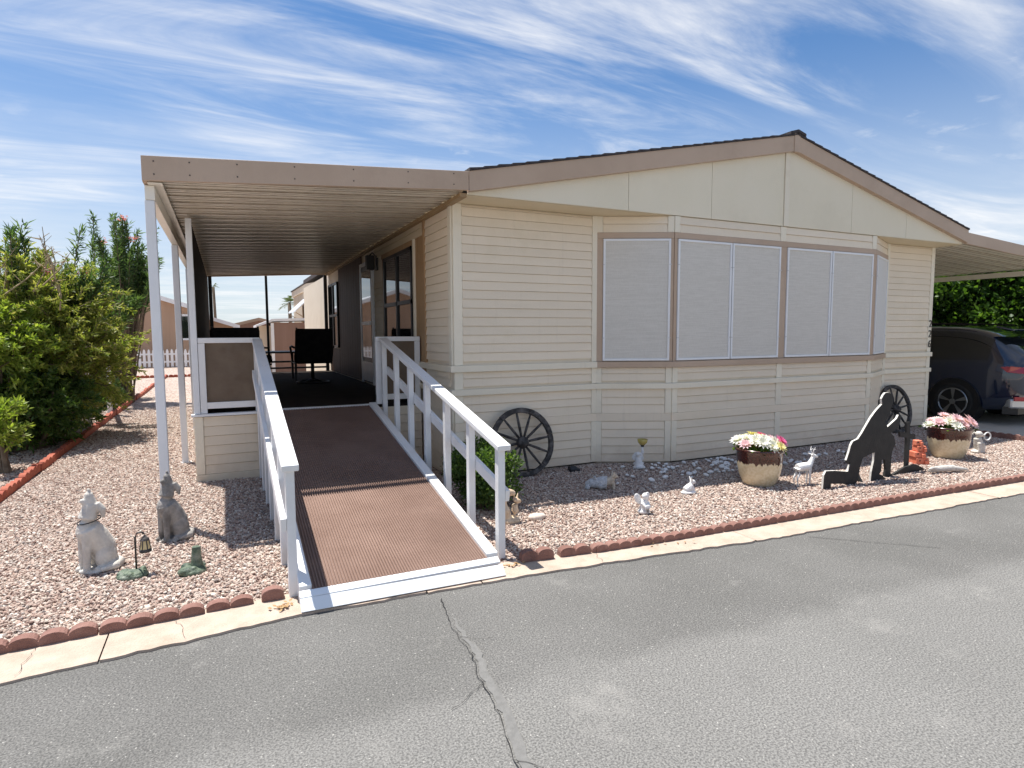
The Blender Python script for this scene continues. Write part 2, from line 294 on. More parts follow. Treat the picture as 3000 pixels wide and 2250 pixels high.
class MB:
    def __init__(s): s.v = []; s.f = []
    def add(s, vs, fs):
        n = len(s.v); s.v += [tuple(v) for v in vs]; s.f += [tuple(i+n for i in f) for f in fs]; return s
    def box(s, mn, mx):
        x0, y0, z0 = mn; x1, y1, z1 = mx
        return s.add([(x0,y0,z0),(x1,y0,z0),(x1,y1,z0),(x0,y1,z0),(x0,y0,z1),(x1,y0,z1),(x1,y1,z1),(x0,y1,z1)],
                     [(0,3,2,1),(4,5,6,7),(0,1,5,4),(1,2,6,5),(2,3,7,6),(3,0,4,7)])
    def bar(s, p0, p1, wd, ht, up=(0, 0, 1)):
        p0, p1 = Vector(p0), Vector(p1); d = (p1-p0).normalized(); side = d.cross(Vector(up)).normalized(); u = side.cross(d).normalized()
        vs = []
        for p in (p0, p1):
            for a, b in ((-1,-1),(1,-1),(1,1),(-1,1)): vs.append(p+side*a*wd/2+u*b*ht/2)
        return s.add(vs, [(0,1,2,3),(7,6,5,4),(0,4,5,1),(1,5,6,2),(2,6,7,3),(3,7,4,0)])
    def prism(s, poly, ext):
        n = len(poly); e = Vector(ext); a = [Vector(p) for p in poly]
        nrm = sum(((a[i]).cross(a[(i+1) % n]) for i in range(n)), Vector())
        if nrm.dot(e) > 0: a = a[::-1]
        return s.add(a+[p+e for p in a], [tuple(range(n)), tuple(range(2*n-1, n-1, -1))]+[(i, i+n, (i+1) % n+n, (i+1) % n) for i in range(n)])
    def tube(s, pts, rad, n=8, cap=True):
        pts = [Vector(p) for p in pts]; m = len(pts)
        if isinstance(rad, (int, float)): rad = [rad]*m
        up = Vector((0.03, 0.05, 1)); rings = []
        for i, p in enumerate(pts):
            d = (pts[min(i+1, m-1)]-pts[max(i-1, 0)]).normalized()
            a = d.cross(up)
            if a.length < 0.1: a = d.cross(Vector((1, 0, 0)))
            a.normalize(); b = d.cross(a)
            rings.append([p+(a*math.cos(2*math.pi*k/n)+b*math.sin(2*math.pi*k/n))*rad[i] for k in range(n)])
        vs = [v for r in rings for v in r]; fs = []
        for i in range(m-1):
            for k in range(n): fs.append((i*n+k, i*n+(k+1) % n, (i+1)*n+(k+1) % n, (i+1)*n+k))
        if cap: fs += [tuple(range(n-1, -1, -1)), tuple((m-1)*n+k for k in range(n))]
        return s.add(vs, fs)
    def lathe(s, prof, n=24, c=(0, 0, 0)):
        vs = [(c[0]+r*math.cos(2*math.pi*k/n), c[1]+r*math.sin(2*math.pi*k/n), c[2]+z) for r, z in prof for k in range(n)]
        fs = [(i*n+k, i*n+(k+1) % n, (i+1)*n+(k+1) % n, (i+1)*n+k) for i in range(len(prof)-1) for k in range(n)]
        return s.add(vs, fs)
    def ell(s, c, r, rot=None, seg=12, rings=8):
        c = Vector(c); rm = Euler(rot).to_matrix() if rot else Matrix.Identity(3); vs = []; fs = []
        for i in range(rings+1):
            th = math.pi*i/rings
            for k in range(seg):
                ph = 2*math.pi*k/seg
                vs.append(c+rm @ Vector((r[0]*math.sin(th)*math.cos(ph), r[1]*math.sin(th)*math.sin(ph), r[2]*math.cos(th))))
        for i in range(rings):
            for k in range(seg): fs.append((i*seg+k, (i+1)*seg+k, (i+1)*seg+(k+1) % seg, i*seg+(k+1) % seg))
        return s.add(vs, fs)
    def mesh(s, name, off=None, smooth=False):
        me = bpy.data.meshes.new(name)
        vs = s.v if off is None else [(v[0]-off[0], v[1]-off[1], v[2]-off[2]) for v in s.v]
        me.from_pydata(vs, [], s.f); me.validate()
        if smooth: me.polygons.foreach_set('use_smooth', [True]*len(me.polygons))
        me.update(); return me
    def build(s, name, m, parent=None, bevel=0.0, smooth=False, local=False):
        off = None if (parent is None or local) else wloc(parent)
        me = s.mesh(name, off, smooth); me.materials.append(m)
        o = bpy.data.objects.new(name, me); col.objects.link(o); o.parent = parent
        if bevel:
            b = o.modifiers.new('bevel', 'BEVEL'); b.width = bevel; b.segments = 2; b.limit_method = 'ANGLE'
        return o

def share(o, parent, loc=(0, 0, 0), rot=None, scale=None, name=None):
    c = bpy.data.objects.new(name or o.name.split('.')[0], o.data); col.objects.link(c); c.parent = parent; c.location = loc
    if rot: c.rotation_euler = rot
    if scale: c.scale = scale
    return c
def copy_tree(o, parent=None):
    c = o.copy(); col.objects.link(c); c.parent = parent
    for ch in list(o.children): copy_tree(ch, c)
    return c

def blob(name, parts, m, parent=None, voxel=0.006, iters=4, local=True):
    """one continuous organic surface grown from overlapping ellipsoids and tapered tubes"""
    mb = MB()
    for p in parts:
        if p[0] == 'e': mb.ell(*p[1:])
        else: mb.tube(*p[1:])
    me = mb.mesh(name, None if local or parent is None else wloc(parent))
    t = bpy.data.objects.new('tmp', me); col.objects.link(t)
    r = t.modifiers.new('r', 'REMESH'); r.mode = 'VOXEL'; r.voxel_size = voxel
    s_ = t.modifiers.new('s', 'SMOOTH'); s_.iterations = iters; s_.factor = 0.5
    dg = bpy.context.evaluated_depsgraph_get(); dg.update()
    me2 = bpy.data.meshes.new_from_object(t.evaluated_get(dg)); me2.name = name
    bpy.data.objects.remove(t); bpy.data.meshes.remove(me)
    me2.polygons.foreach_set('use_smooth', [True]*len(me2.polygons)); me2.materials.clear(); me2.materials.append(m)
    o = bpy.data.objects.new(name, me2); col.objects.link(o); o.parent = parent
    return o
#@@STRUCTURE
# ------------------------------------------------------------------ ground, road, kerb, gravel
def struct(o): return props(o, kind='structure')
g = MB().add([(-500,-500,-0.03),(500,-500,-0.03),(500,500,-0.03),(-500,500,-0.03)], [(0,1,2,3)]).build('ground', sand); struct(g)

def lerp_poly(pts, x):
    for (x0, y0), (x1, y1) in zip(pts, pts[1:]):
        if x <= x1: return y0+(y1-y0)*(x-x0)/(x1-x0)
    return pts[-1][1]
ROADE = [(-60, 2.2), (-8, 2.9), (-3, 3.22), (-1, 3.39), (0.33, 3.49), (1.6, 3.44), (3.9, 3.22), (7, 3.07), (12, 2.86), (80, 0.2)]
EDGE = [(-60, 2.6), (-8, 3.3), (-3, 3.58), (-1.08, 3.70), (0.2, 3.75), (1.8, 3.62), (2.6, 3.53), (7.6, 3.33), (12, 3.12), (80, 0.6)]
road_y = lambda x: lerp_poly(ROADE, x)
edge_y = lambda x: lerp_poly(EDGE, x)
xs = list(np.arange(-60, -6, 3.0))+list(np.arange(-6, 13, 0.05))+list(np.arange(13, 81, 4.0))
rj = lambda x: (0.006*math.sin(x*3.1)+0.004*math.sin(x*13.7+1)+0.009*random.uniform(-1, 1)) if -6 < x < 13 else 0
road = MB(); n = len(xs)
road.add([(x, road_y(x)+0.03, 0.0) for x in xs]+[(x, -40, 0.0) for x in xs], [(i, i+n, i+n+1, i+1) for i in range(n-1)])
road = struct(road.build('road', asphalt))
# hairline crack and the smoother tar band beside it
def ribbon(pts, wd, z):
    mb = MB(); vs = []
    for i, (x, y) in enumerate(pts):
        a = Vector(pts[max(i-1, 0)]); b = Vector(pts[min(i+1, len(pts)-1)]); d = (b-a).normalized(); nn = Vector((-d.y, d.x))
        ww = wd(i) if callable(wd) else wd
        vs += [(x+nn.x*ww/2, y+nn.y*ww/2, z), (x-nn.x*ww/2, y-nn.y*ww/2, z)]
    mb.add(vs, [(2*i, 2*i+1, 2*i+3, 2*i+2) for i in range(len(pts)-1)]); return mb
def wobble(p0, p1, n_, amp):
    p0, p1 = Vector(p0), Vector(p1); d = (p1-p0); nn = Vector((-d.y, d.x)).normalized(); o = 0; res = []
    for i in range(n_+1):
        o = o*0.75+random.uniform(-amp, amp); q = p0+d*i/n_+nn*(o if 0 < i < n_ else 0); res.append((q.x, q.y))
    return res
cr = wobble((1.12, 3.36), (0.98, 2.2), 34, 0.012)+wobble((0.98, 2.2), (0.72, 1.0), 26, 0.014)[1:]
ribbon([(x+0.035, y) for x, y in cr[8:]], lambda i: 0.004+0.035*min(1, i/18)+0.014*random.random(), 0.004).build('tar_band', sealm, road)
ribbon(cr, lambda i: 0.002+0.004*random.random(), 0.008).build('crack', tar, road)
for (i0, dx, dy, n2) in ((14, 0.16, -0.10, 9), (27, -0.2, -0.13, 11), (40, 0.14, -0.16, 9), (50, -0.12, -0.12, 8)):
    ribbon(wobble(cr[i0], (cr[i0][0]+dx, cr[i0][1]+dy), n2, 0.008), lambda i: 0.0015+0.0015*random.random(), 0.007).build('crack', tar, road)
for a, b, nn_ in (((4.05, 3.15), (4.7, 2.55), 22), ((6.0, 2.42), (6.6, 2.2), 12)):
    ribbon(wobble(a, b, nn_, 0.008), lambda i: 0.003+0.002*random.random(), 0.006).build('crack', tar, road)

# kerb: a flush concrete strip cast in segments, with open joints and hairline cracks
kerb = struct(MB().add([(x, road_y(x)+0.02, -0.02) for x in (-60, -6, 13, 80)]+[(x, edge_y(x)+0.1, -0.02) for x in (-60, -6, 13, 80)], [(0,4,5,1)[::-1],(1,5,6,2)[::-1],(2,6,7,3)[::-1]]).build('kerb', curbm))
joints = [-6, -3.4, -1.9, -0.62, 1.06, 1.42, 3.6, 6.6, 9.6, 13]
for a, b in zip(joints, joints[1:]):
    sx = list(np.linspace(a+0.004, b-0.004, max(3, int((b-a)/0.05)))); m_ = len(sx); dz = random.uniform(-0.002, 0.002)
    fr = [(x, road_y(x)+rj(x), 0.014+dz) for x in sx]; bk = [(x, edge_y(x)+0.06, 0.016+dz) for x in sx]
    lo = [(x, y, -0.03) for x, y, z in fr]
    MB().add(fr+bk+lo, [(i, i+1, m_+i+1, m_+i) for i in range(m_-1)]+[(i, 2*m_+i, 2*m_+i+1, i+1) for i in range(m_-1)]).build('kerb_segment', curbm, kerb)
for x0 in (-0.95, -0.25, 0.7, 2.3, 4.9):
    ribbon(wobble((x0, road_y(x0)+0.02), (x0+random.uniform(-0.08, 0.12), edge_y(x0)-0.01), 10, 0.012), lambda i: 0.001+0.0015*random.random(), 0.021).build('crack', tar, kerb)

# gravel beds
def sheet(name, polys, m, z=0.0, parent=None):
    mb = MB()
    for p in polys: mb.add([(x, y, z) for x, y in p], [tuple(range(len(p)))])
    return mb.build(name, m, parent)
bed = struct(sheet('gravel_bed', [[(-14, edge_y(-14)+0.03), (-3, edge_y(-3)+0.03), (-1.08, 3.73), (0.2, 3.78), (1.8, 3.65), (2.6, 3.56), (7.6, 3.36), (10.35, 3.23), (10.35, 6.3), (2.3, 6.3), (2.3, 40), (-14, 40)]], gravel_b, 0.0))
def gravel(name, polys, density, rmin, rmax, label, seed):
    o = sheet(name, polys, gravel_b, 0.004)
    ng = bpy.data.node_groups.new(name, 'GeometryNodeTree')
    ng.interface.new_socket('Geometry', in_out='INPUT', socket_type='NodeSocketGeometry'); ng.interface.new_socket('Geometry', in_out='OUTPUT', socket_type='NodeSocketGeometry')
    gi = ng.nodes.new('NodeGroupInput'); go = ng.nodes.new('NodeGroupOutput')
    dp = ng.nodes.new('GeometryNodeDistributePointsOnFaces'); dp.inputs['Density'].default_value = density; dp.inputs['Seed'].default_value = seed
    ico = ng.nodes.new('GeometryNodeMeshIcoSphere'); ico.inputs['Radius'].default_value = 1.0; ico.inputs['Subdivisions'].default_value = 1
    sm = ng.nodes.new('GeometryNodeSetMaterial'); sm.inputs['Material'].default_value = gravel_i
    ip = ng.nodes.new('GeometryNodeInstanceOnPoints')
    rv = ng.nodes.new('FunctionNodeRandomValue'); rv.data_type = 'FLOAT_VECTOR'; rv.inputs[0].default_value = (rmin, rmin, rmin*0.7); rv.inputs[1].default_value = (rmax, rmax*0.8, rmax*0.6)
    rr = ng.nodes.new('FunctionNodeRandomValue'); rr.data_type = 'FLOAT_VECTOR'; rr.inputs[0].default_value = (-0.6, -0.6, 0); rr.inputs[1].default_value = (0.6, 0.6, 6.283); rr.inputs['Seed'].default_value = 5
    ro = ng.nodes.new('FunctionNodeRandomValue'); ro.data_type = 'FLOAT'; ro.inputs[2].default_value = 0.0; ro.inputs[3].default_value = 0.012; ro.inputs['Seed'].default_value = 9
    cx_ = ng.nodes.new('ShaderNodeCombineXYZ'); sp = ng.nodes.new('GeometryNodeSetPosition')
    L = ng.links.new
    L(gi.outputs[0], dp.inputs[0]); L(ro.outputs[1], cx_.inputs[2]); L(dp.outputs[0], sp.inputs[0]); L(cx_.outputs[0], sp.inputs['Offset'])
    L(sp.outputs[0], ip.inputs['Points']); L(ico.outputs[0], sm.inputs[0]); L(sm.outputs[0], ip.inputs['Instance'])
    L(rr.outputs[0], ip.inputs['Rotation']); L(rv.outputs[0], ip.inputs['Scale'])
    jn = ng.nodes.new('GeometryNodeJoinGeometry'); L(ip.outputs[0], jn.inputs[0]); L(gi.outputs[0], jn.inputs[0]); L(jn.outputs[0], go.inputs[0])
    md = o.modifiers.new('stones', 'NODES'); md.node_group = ng
    return props(o, label, 'gravel', kind='stuff')
gravel('gravel', [[(-1.9, 3.72), (0.2, 3.79), (0.36, 3.8), (0.36, 7.2), (-0.33, 7.2), (-0.33, 9), (-1.97, 9), (-1.97, 6.9)], [(-2.6, 3.65), (-1.9, 3.72), (-1.97, 6.9), (-2.6, 6.9)]], 4300, 0.0045, 0.0175, 'pink gravel around the howling animal statues left of the ramp', 1)
gravel('gravel', [[(-1.97, 9), (-0.33, 9), (-0.33, 15), (-1.97, 15)], [(-4.2, 7.0), (-2.05, 7.0), (-2.05, 15), (-4.2, 15)]], 1900, 0.009, 0.020, 'pink gravel along the red edging towards the picket fence', 2)
gravel('gravel', [[(0.36, 3.8), (1.8, 3.66), (2.6, 3.57), (7.6, 3.37), (10.3, 3.25), (10.3, 6.1), (0.36, 6.3)]], 4000, 0.0045, 0.0175, 'pink gravel bed in front of the bay window', 3)
# driveway under the carport
dr = struct(MB().box((10.36, edge_y(12)+0.0, -0.02), (17.5, 24, 0.012)).build('driveway', drive))

# scalloped edging, block by block
def scallop_block(nsc, wsc, h, depth, r_in=0.0):
    pts = [(0, 0)]
    for k in range(nsc):
        for j in range(9):
            a = math.pi*(1-j/8); pts.append((wsc*(k+0.5)+wsc*0.5*math.cos(a)*0.985, h-wsc*0.27+wsc*0.27*math.sin(a)))
    pts.append((nsc*wsc, 0))
    return MB().prism([(x, 0, z) for x, z in pts], (0, depth, 0))
def lay_edging(root, x0, x1, nsc, wsc, h=0.085, depth=0.062):
    x = x0; first = {}
    while x < x1:
        k = min(nsc, max(1, int((x1-x)/wsc)))
        y0, y1 = edge_y(x), edge_y(x+k*wsc); ang = math.atan2(y1-y0, k*wsc)
        if k not in first:
            first[k] = o = scallop_block(k, wsc, h, depth).build('edging_block', edgem, root, bevel=0.006, local=True)
        else:
            o = share(first[k], root)
            b = o.modifiers.new('bevel', 'BEVEL'); b.width = 0.006; b.segments = 2; b.limit_method = 'ANGLE'
        o.location = (x, y0+random.uniform(-0.006, 0.006), 0.004+random.uniform(-0.006, 0.006)); o.rotation_euler = (random.uniform(-0.03, 0.03), 0, ang+random.uniform(-0.012, 0.012))
        x += k*wsc+0.007
        if x1-x < wsc*0.5: break
e1 = thing('garden_edging', 'brown scalloped concrete edging along the kerb left of the ramp', 'edging')
lay_edging(e1, -3.2, 0.13, 4, 0.125, h=0.066); lay_edging(e1, 0.135, 0.27, 1, 0.125, h=0.08)
e2 = thing('garden_edging', 'long brown scalloped concrete edging along the kerb right of the ramp', 'edging')
lay_edging(e2, 1.79, 2.06, 2, 0.12, h=0.085); lay_edging(e2, 2.08, 2.42, 2, 0.12, h=0.07); lay_edging(e2, 2.36, 10.3, 6, 0.095, h=0.07)
e3 = thing('garden_edging', 'brown scalloped edging between the gravel and the carport driveway', 'edging')
sb = scallop_block(6, 0.1, 0.085, 0.06)
o0 = sb.build('edging_block', edgem, e3, bevel=0.006, local=True)
for i in range(4):
    o = o0 if i == 0 else share(o0, e3)
    o.location = (10.36+0.05*math.sin(i), 3.4+i*0.62, 0.004); o.rotation_euler = (0, 0, math.radians(90+random.uniform(-3, 3)))
# the red edging running back along the side yard
e4 = thing('garden_edging', 'red painted scalloped edging running back beside the shrubs', 'edging')
o0 = scallop_block(4, 0.15, 0.10, 0.06).build('edging_block', redm, e4, bevel=0.008, local=True)
for i in range(33):
    o = o0 if i == 0 else share(o0, e4)
    o.location = (-2.0+random.uniform(-0.012, 0.012), 5.6+i*0.61, 0.0); o.rotation_euler = (0, random.uniform(-0.05, 0.05), math.radians(90)+random.uniform(-0.02, 0.02))
for i in range(10):
    o = share(o0, e4); o.location = (-5.6+i*0.61, 25.7, 0); o.rotation_euler = (0, 0, random.uniform(-0.03, 0.03))

# ------------------------------------------------------------------ the house
H = thing('manufactured_house', 'cream lap-sided manufactured home with shallow gable and screened bay window', 'house', (6.4, 6.08, 0))
XL, XR, YW, YB = 2.2, 10.57, 6.08, 5.69
FP = [(XL, YW), (4.0, YW), (4.82, YB), (8.49, YB), (9.36, YW), (XR, YW), (XR, 19.2), (XL, 19.2)]
shell = MB().prism([(x, y, 0.0) for x, y in FP], (0, 0, 2.955)).build('wall', cream, H)
def lap(part, P0, P1, zb, zt, t=0.020, m=cream):
    """one lap board from P0 to P1 (plan), outward to the right of travel"""
    P0, P1 = Vector(P0), Vector(P1); d = (P1-P0).normalized(); nn = Vector((d.y, -d.x))
    q = lambda o_, z: (P0.x+nn.x*o_, P0.y+nn.y*o_, z)
    return MB().prism([q(0.0005, zb), q(t, zb), q(t, zb+0.004), q(t*0.45, zt-0.004), q(0.0005, zt-0.004)], (P1.x-P0.x, P1.y-P0.y, 0)).build('siding_board', m, part)
def trim(parent, P0, P1, zb, zt, t, m=cream_trim, name='trim_board', off=0.0, bevel=0.004):
    P0, P1 = Vector(P0), Vector(P1); d = (P1-P0).normalized(); nn = Vector((d.y, -d.x))
    a = P0+nn*off
    return MB().prism([(a.x, a.y, zb), (a.x+nn.x*t, a.y+nn.y*t, zb), (a.x+nn.x*t, a.y+nn.y*t, zt), (a.x, a.y, zt)], (P1.x-P0.x, P1.y-P0.y, 0)).build(name, m, parent, bevel=bevel)
def batten(parent, P0, P1, s0, s1, zb, zt, t=0.022, m=cream_trim, name='corner_board'):
    P0, P1 = Vector(P0), Vector(P1); d = (P1-P0).normalized()
    return trim(parent, P0+d*s0, P0+d*s1, zb, zt, t, m, name)
C = 0.0963
def sided_wall(name, P0, P1, upper, bt0=0.1, bt1=0.1, mids=(), screened=False):
    """wall field between two corners: courses, ledges, battens; upper = top of siding, screened = window band 1.25-2.77"""
    part = MB().prism([(P0[0], P0[1], 0.02), (P1[0], P1[1], 0.02), (P1[0], P1[1], 0.5), (P0[0], P0[1], 0.5)], (0.0, 0.012, 0)).build(name, cream, H)
    v0, v1 = Vector(P0), Vector(P1); L_ = (v1-v0).length; d = (v1-v0)/L_
    cuts = [bt0] + [c for m_ in mids for c in (m_-0.05, m_+0.05)] + [L_-bt1]
    fields = [(cuts[i], cuts[i+1]) for i in range(0, len(cuts), 2)]
    def courses(zs):
        for a, b in fields:
            for zb, zt in zip(zs, zs[1:]): lap(part, v0+d*(a+0.003), v0+d*(b-0.003), zb, zt)
    if not screened: courses([1.252+C*0.42]+[1.29+C*i for i in range(1, 18) if 1.29+C*i < upper]+[upper])
    else: courses([2.768, 2.865, upper])
    courses([1.02, 1.11, 1.18]); courses([0.63, 0.735, 0.825, 0.925]); courses([0.04, 0.137, 0.235, 0.335, 0.437, 0.532])
    trim(part, v0, v1, 0.533, 0.629, 0.019, cream, 'skirt_band')
    for zb, zt in ((0.04, 0.532), (0.63, 0.924), (0.991, 1.179)) + (((2.768, upper),) if screened else ((1.251, upper),)):
        if bt0 > 0.03: batten(part, v0, v1, 0.0, bt0, zb, zt)
        if bt1 > 0.03: batten(part, v0, v1, L_-bt1, L_, zb, zt)
        for m_ in mids: batten(part, v0, v1, m_-0.05, m_+0.05, zb, zt)
    e = 0.012
    trim(part, v0-d*e, v1+d*e, 0.925, 0.990, 0.045, name='ledge')
    trim(part, v0-d*e, v1+d*e, 1.180, 1.250, 0.050, tan if screened else cream_trim, name='ledge')
    return part
sided_wall('front_wall', (XL, YW), (4.0, YW), 2.955, 0.1, 0.07)
sided_wall('bay_side_wall', (4.0, YW), (4.82, YB), 2.955, 0.07, 0.075, screened=True)
sided_wall('bay_front_wall', (4.82, YB), (8.49, YB), 2.955, 0.08, 0.09, mids=(1.79,), screened=True)
sided_wall('bay_side_wall', (8.49, YB), (9.36, YW), 2.955, 0.03, 0.06, screened=True)
rw = sided_wall('front_wall', (9.36, YW), (XR, YW), 2.955, 0.05, 0.09)
# side wall (porch side), seen on edge: near field of lap siding, then trimmed window, door and dark panelling
sw = MB().box((XL-0.004, YW+0.02, 0.02), (XL+0.01, 14.4, 0.03)).build('porch_side_wall', cream, H)
P0s, P1s = (XL, 6.98), (XL, YW)
for zs in ([1.29+C*i for i in range(18)]+[2.955], [1.02, 1.11, 1.18], [0.63, 0.735, 0.825, 0.925], [0.04, 0.137, 0.235, 0.335, 0.437, 0.532]):
    for zb, zt in zip(zs, zs[1:]): lap(sw, P0s, (XL, YW+0.09), zb, zt, m=cream)
batten(sw, P0s, P1s, 0.81, 0.9, 1.251, 2.955); batten(sw, P0s, P1s, 0.81, 0.9, 0.63, 0.924); batten(sw, P0s, P1s, 0.81, 0.9, 0.04, 0.532)
trim(sw, (XL, 7.2), (XL, YW-0.05), 0.925, 0.99, 0.045, name='ledge'); trim(sw, (XL, 7.2), (XL, YW-0.05), 1.18, 1.25, 0.05, name='ledge')
trim(sw, P0s, (XL, YW), 0.533, 0.629, 0.019, cream, 'skirt_band')
# siding round the near porch window up to the door
for zb, zt in ((2.77, 2.865), (2.865, 2.955)): lap(sw, (XL, 9.68), (XL, 7.02), zb, zt, m=side_cream)
for i in range(17):
    zb = 1.29+C*i-0.5 if False else 0.76+C*i
    lap(sw, (XL, 9.7), (XL, 9.13), zb, zb+C, m=side_cream)
trim(sw, (XL, 7.05), (XL, 6.98), 1.2, 2.93, 0.03, wood_trim, 'window_trim')
trim(sw, (XL, 7.42), (XL, 7.05), 1.0, 2.77, 0.012, wood_trim, 'window_surround')
trim(sw, (XL, 7.46), (XL, 7.40), 1.0, 2.77, 0.035, cream_trim, 'window_trim')
trim(sw, (XL, 9.13), (XL, 7.46), 2.70, 2.77, 0.03, wood_trim, 'window_trim')
trim(sw, (XL, 9.13), (XL, 8.98), 1.0, 2.70, 0.02, wood_trim, 'window_trim')
trim(sw, (XL, 8.98), (XL, 7.46), 0.76, 1.30, 0.012, side_cream, 'apron_panel')
def side_window(y0, y1, z0, z1, mid=True):
    wn = MB().box((XL-0.03, y0, z0), (XL-0.004, y1, z1)).build('window', glass, H)
    t_ = 0.045
    for a, b in (((y0, z0), (y0+t_, z1)), ((y1-t_, z0), (y1, z1)), ((y0, z0), (y1, z0+t_)), ((y0, z1-t_), (y1, z1)), ((y0, (z0+z1)/2-0.025), (y1, (z0+z1)/2+0.025)), (((y0+y1)/2-0.03, z0), ((y0+y1)/2+0.03, z1))):
        MB().box((XL-0.05, a[0], a[1]), (XL-0.031, b[0], b[1])).build('frame', black_metal, wn)
    return wn
side_window(7.48, 8.96, 1.32, 2.69); side_window(13.05, 14.2, 1.30, 2.68)
# dark vertical board panelling further back
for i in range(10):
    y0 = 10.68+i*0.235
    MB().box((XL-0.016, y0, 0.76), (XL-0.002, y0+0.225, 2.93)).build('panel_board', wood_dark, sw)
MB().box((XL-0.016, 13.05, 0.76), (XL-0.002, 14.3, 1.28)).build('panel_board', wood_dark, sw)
dd = MB().box((XL-0.03, 9.79, 0.78), (XL-0.004, 10.60, 2.72)).build('door', black_metal, H)
for a, b in (((9.74, 0.76), (9.79, 2.78)), ((10.60, 0.76), (10.66, 2.78)), ((9.79, 2.72), (10.60, 2.78))):
    MB().box((XL-0.05, a[0], a[1]), (XL-0.004, b[0], b[1])).build('door_frame', alu, dd)
MB().box((XL-0.045, 9.82, 0.8), (XL-0.031, 10.57, 1.12)).build('kick_plate', alu, dd)
MB().box((XL-0.042, 9.86, 1.2), (XL-0.031, 10.53, 2.64)).build('door_glass', glass, dd)
MB().box((XL-0.06, 9.86, 1.74), (XL-0.043, 10.53, 1.80)).build('cross_bar', alu, dd)
# bay screens: tan casing, white frame, grey cloth
def bay_screen(P0, d, nn, s0, s1, z0=1.262, z1=2.692, clothm=screenm):
    q = lambda s, o_: (P0[0]+d[0]*s+nn[0]*o_, P0[1]+d[1]*s+nn[1]*o_)
    def bx(sa, sb, za, zb, oa, ob, name, m, par):
        a, b, c, e = q(sa, oa), q(sb, oa), q(sb, ob), q(sa, ob)
        return MB().prism([(*a, za), (*b, za), (*c, za), (*e, za)], (0, 0, zb-za)).build(name, m, par, bevel=0.002)
    sc = bx(s0+0.02, s1-0.02, z0+0.02, z1-0.02, 0.012, 0.024, 'window_screen', clothm, H)
    f_ = 0.026
    bx(s0, s1, z1-f_, z1, 0.008, 0.036, 'frame', alu, sc); bx(s0, s1, z0, z0+f_, 0.008, 0.036, 'frame', alu, sc)
    bx(s0, s0+f_, z0+f_, z1-f_, 0.008, 0.036, 'frame', alu, sc); bx(s1-f_, s1, z0+f_, z1-f_, 0.008, 0.036, 'frame', alu, sc)
    for zz in (z0+0.27, z1-0.3):
        for s in (s0+0.004, s1-0.004): MB().bar((*q(s-0.012, 0.04), zz), (*q(s+0.012, 0.04), zz), 0.008, 0.008).build('clip', chrome, sc)
    return sc
def casing(P0, P1, members):
    v0, v1 = Vector(P0), Vector(P1); d = (v1-v0).normalized()
    par = MB().prism([(v0.x, v0.y, 1.2505), (v1.x, v1.y, 1.2505), (v1.x, v1.y, 2.7665), (v0.x, v0.y, 2.7665)], (d.y*0.005, -d.x*0.005, 0)).build('window_casing', tan, H)
    L_ = (v1-v0).length
    trim(par, v0, v1, 2.697, 2.767, 0.022, tan, 'casing_board')
    for a, b in members: trim(par, v0+d*a, v0+d*b, 1.251, 2.696, 0.022, tan, 'casing_board')
    return d
L1 = (Vector((4.82, YB))-Vector((4.0, YW))).length
d = casing((4.0, YW), (4.82, YB), ((0.0, 0.075), (L1-0.035, L1)))
bay_screen((4.0, YW), d, (d.y, -d.x), 0.077, L1-0.037)
casing((4.82, YB), (8.49, YB), ((0.0, 0.045), (1.745, 1.865), (3.60, 3.67)))
for s0, s1 in ((0.048, 0.893), (0.907, 1.742), (1.868, 2.722), (2.738, 3.598)): bay_screen((4.82, YB), (1, 0), (0, -1), s0, s1)
L2 = (Vector((9.36, YW))-Vector((8.49, YB))).length
d = casing((8.49, YB), (9.36, YW), ((0.0, 0.05), (L2-0.06, L2)))
white_screen = mat('pale_sun_screen', (0.62, 0.62, 0.6), (0.68, 0.68, 0.66), 60, 0.85)
bay_screen((8.49, YB), d, (d.y, -d.x), 0.052, L2-0.062, clothm=white_screen)
# house number
for i, chx in enumerate('226'):
    cu = bpy.data.curves.new('digit', 'FONT'); cu.body = chx; cu.size = 0.17; cu.extrude = 0.004; cu.align_x = 'CENTER'
    t_ = bpy.data.objects.new('t', cu); col.objects.link(t_)
    me = bpy.data.meshes.new_from_object(t_.evaluated_get(bpy.context.evaluated_depsgraph_get())); bpy.data.objects.remove(t_)
    me.name = 'number_digit'; me.materials.clear(); me.materials.append(mat('dark_bronze_digit', (0.10, 0.085, 0.07), None, 5, 0.5))
    o = bpy.data.objects.new('number_digit', me); col.objects.link(o); o.parent = H
    o.location = Vector((XR-0.045, YW-0.029, 1.66-i*0.165))-H.location; o.rotation_euler = (math.radians(90), 0, 0)
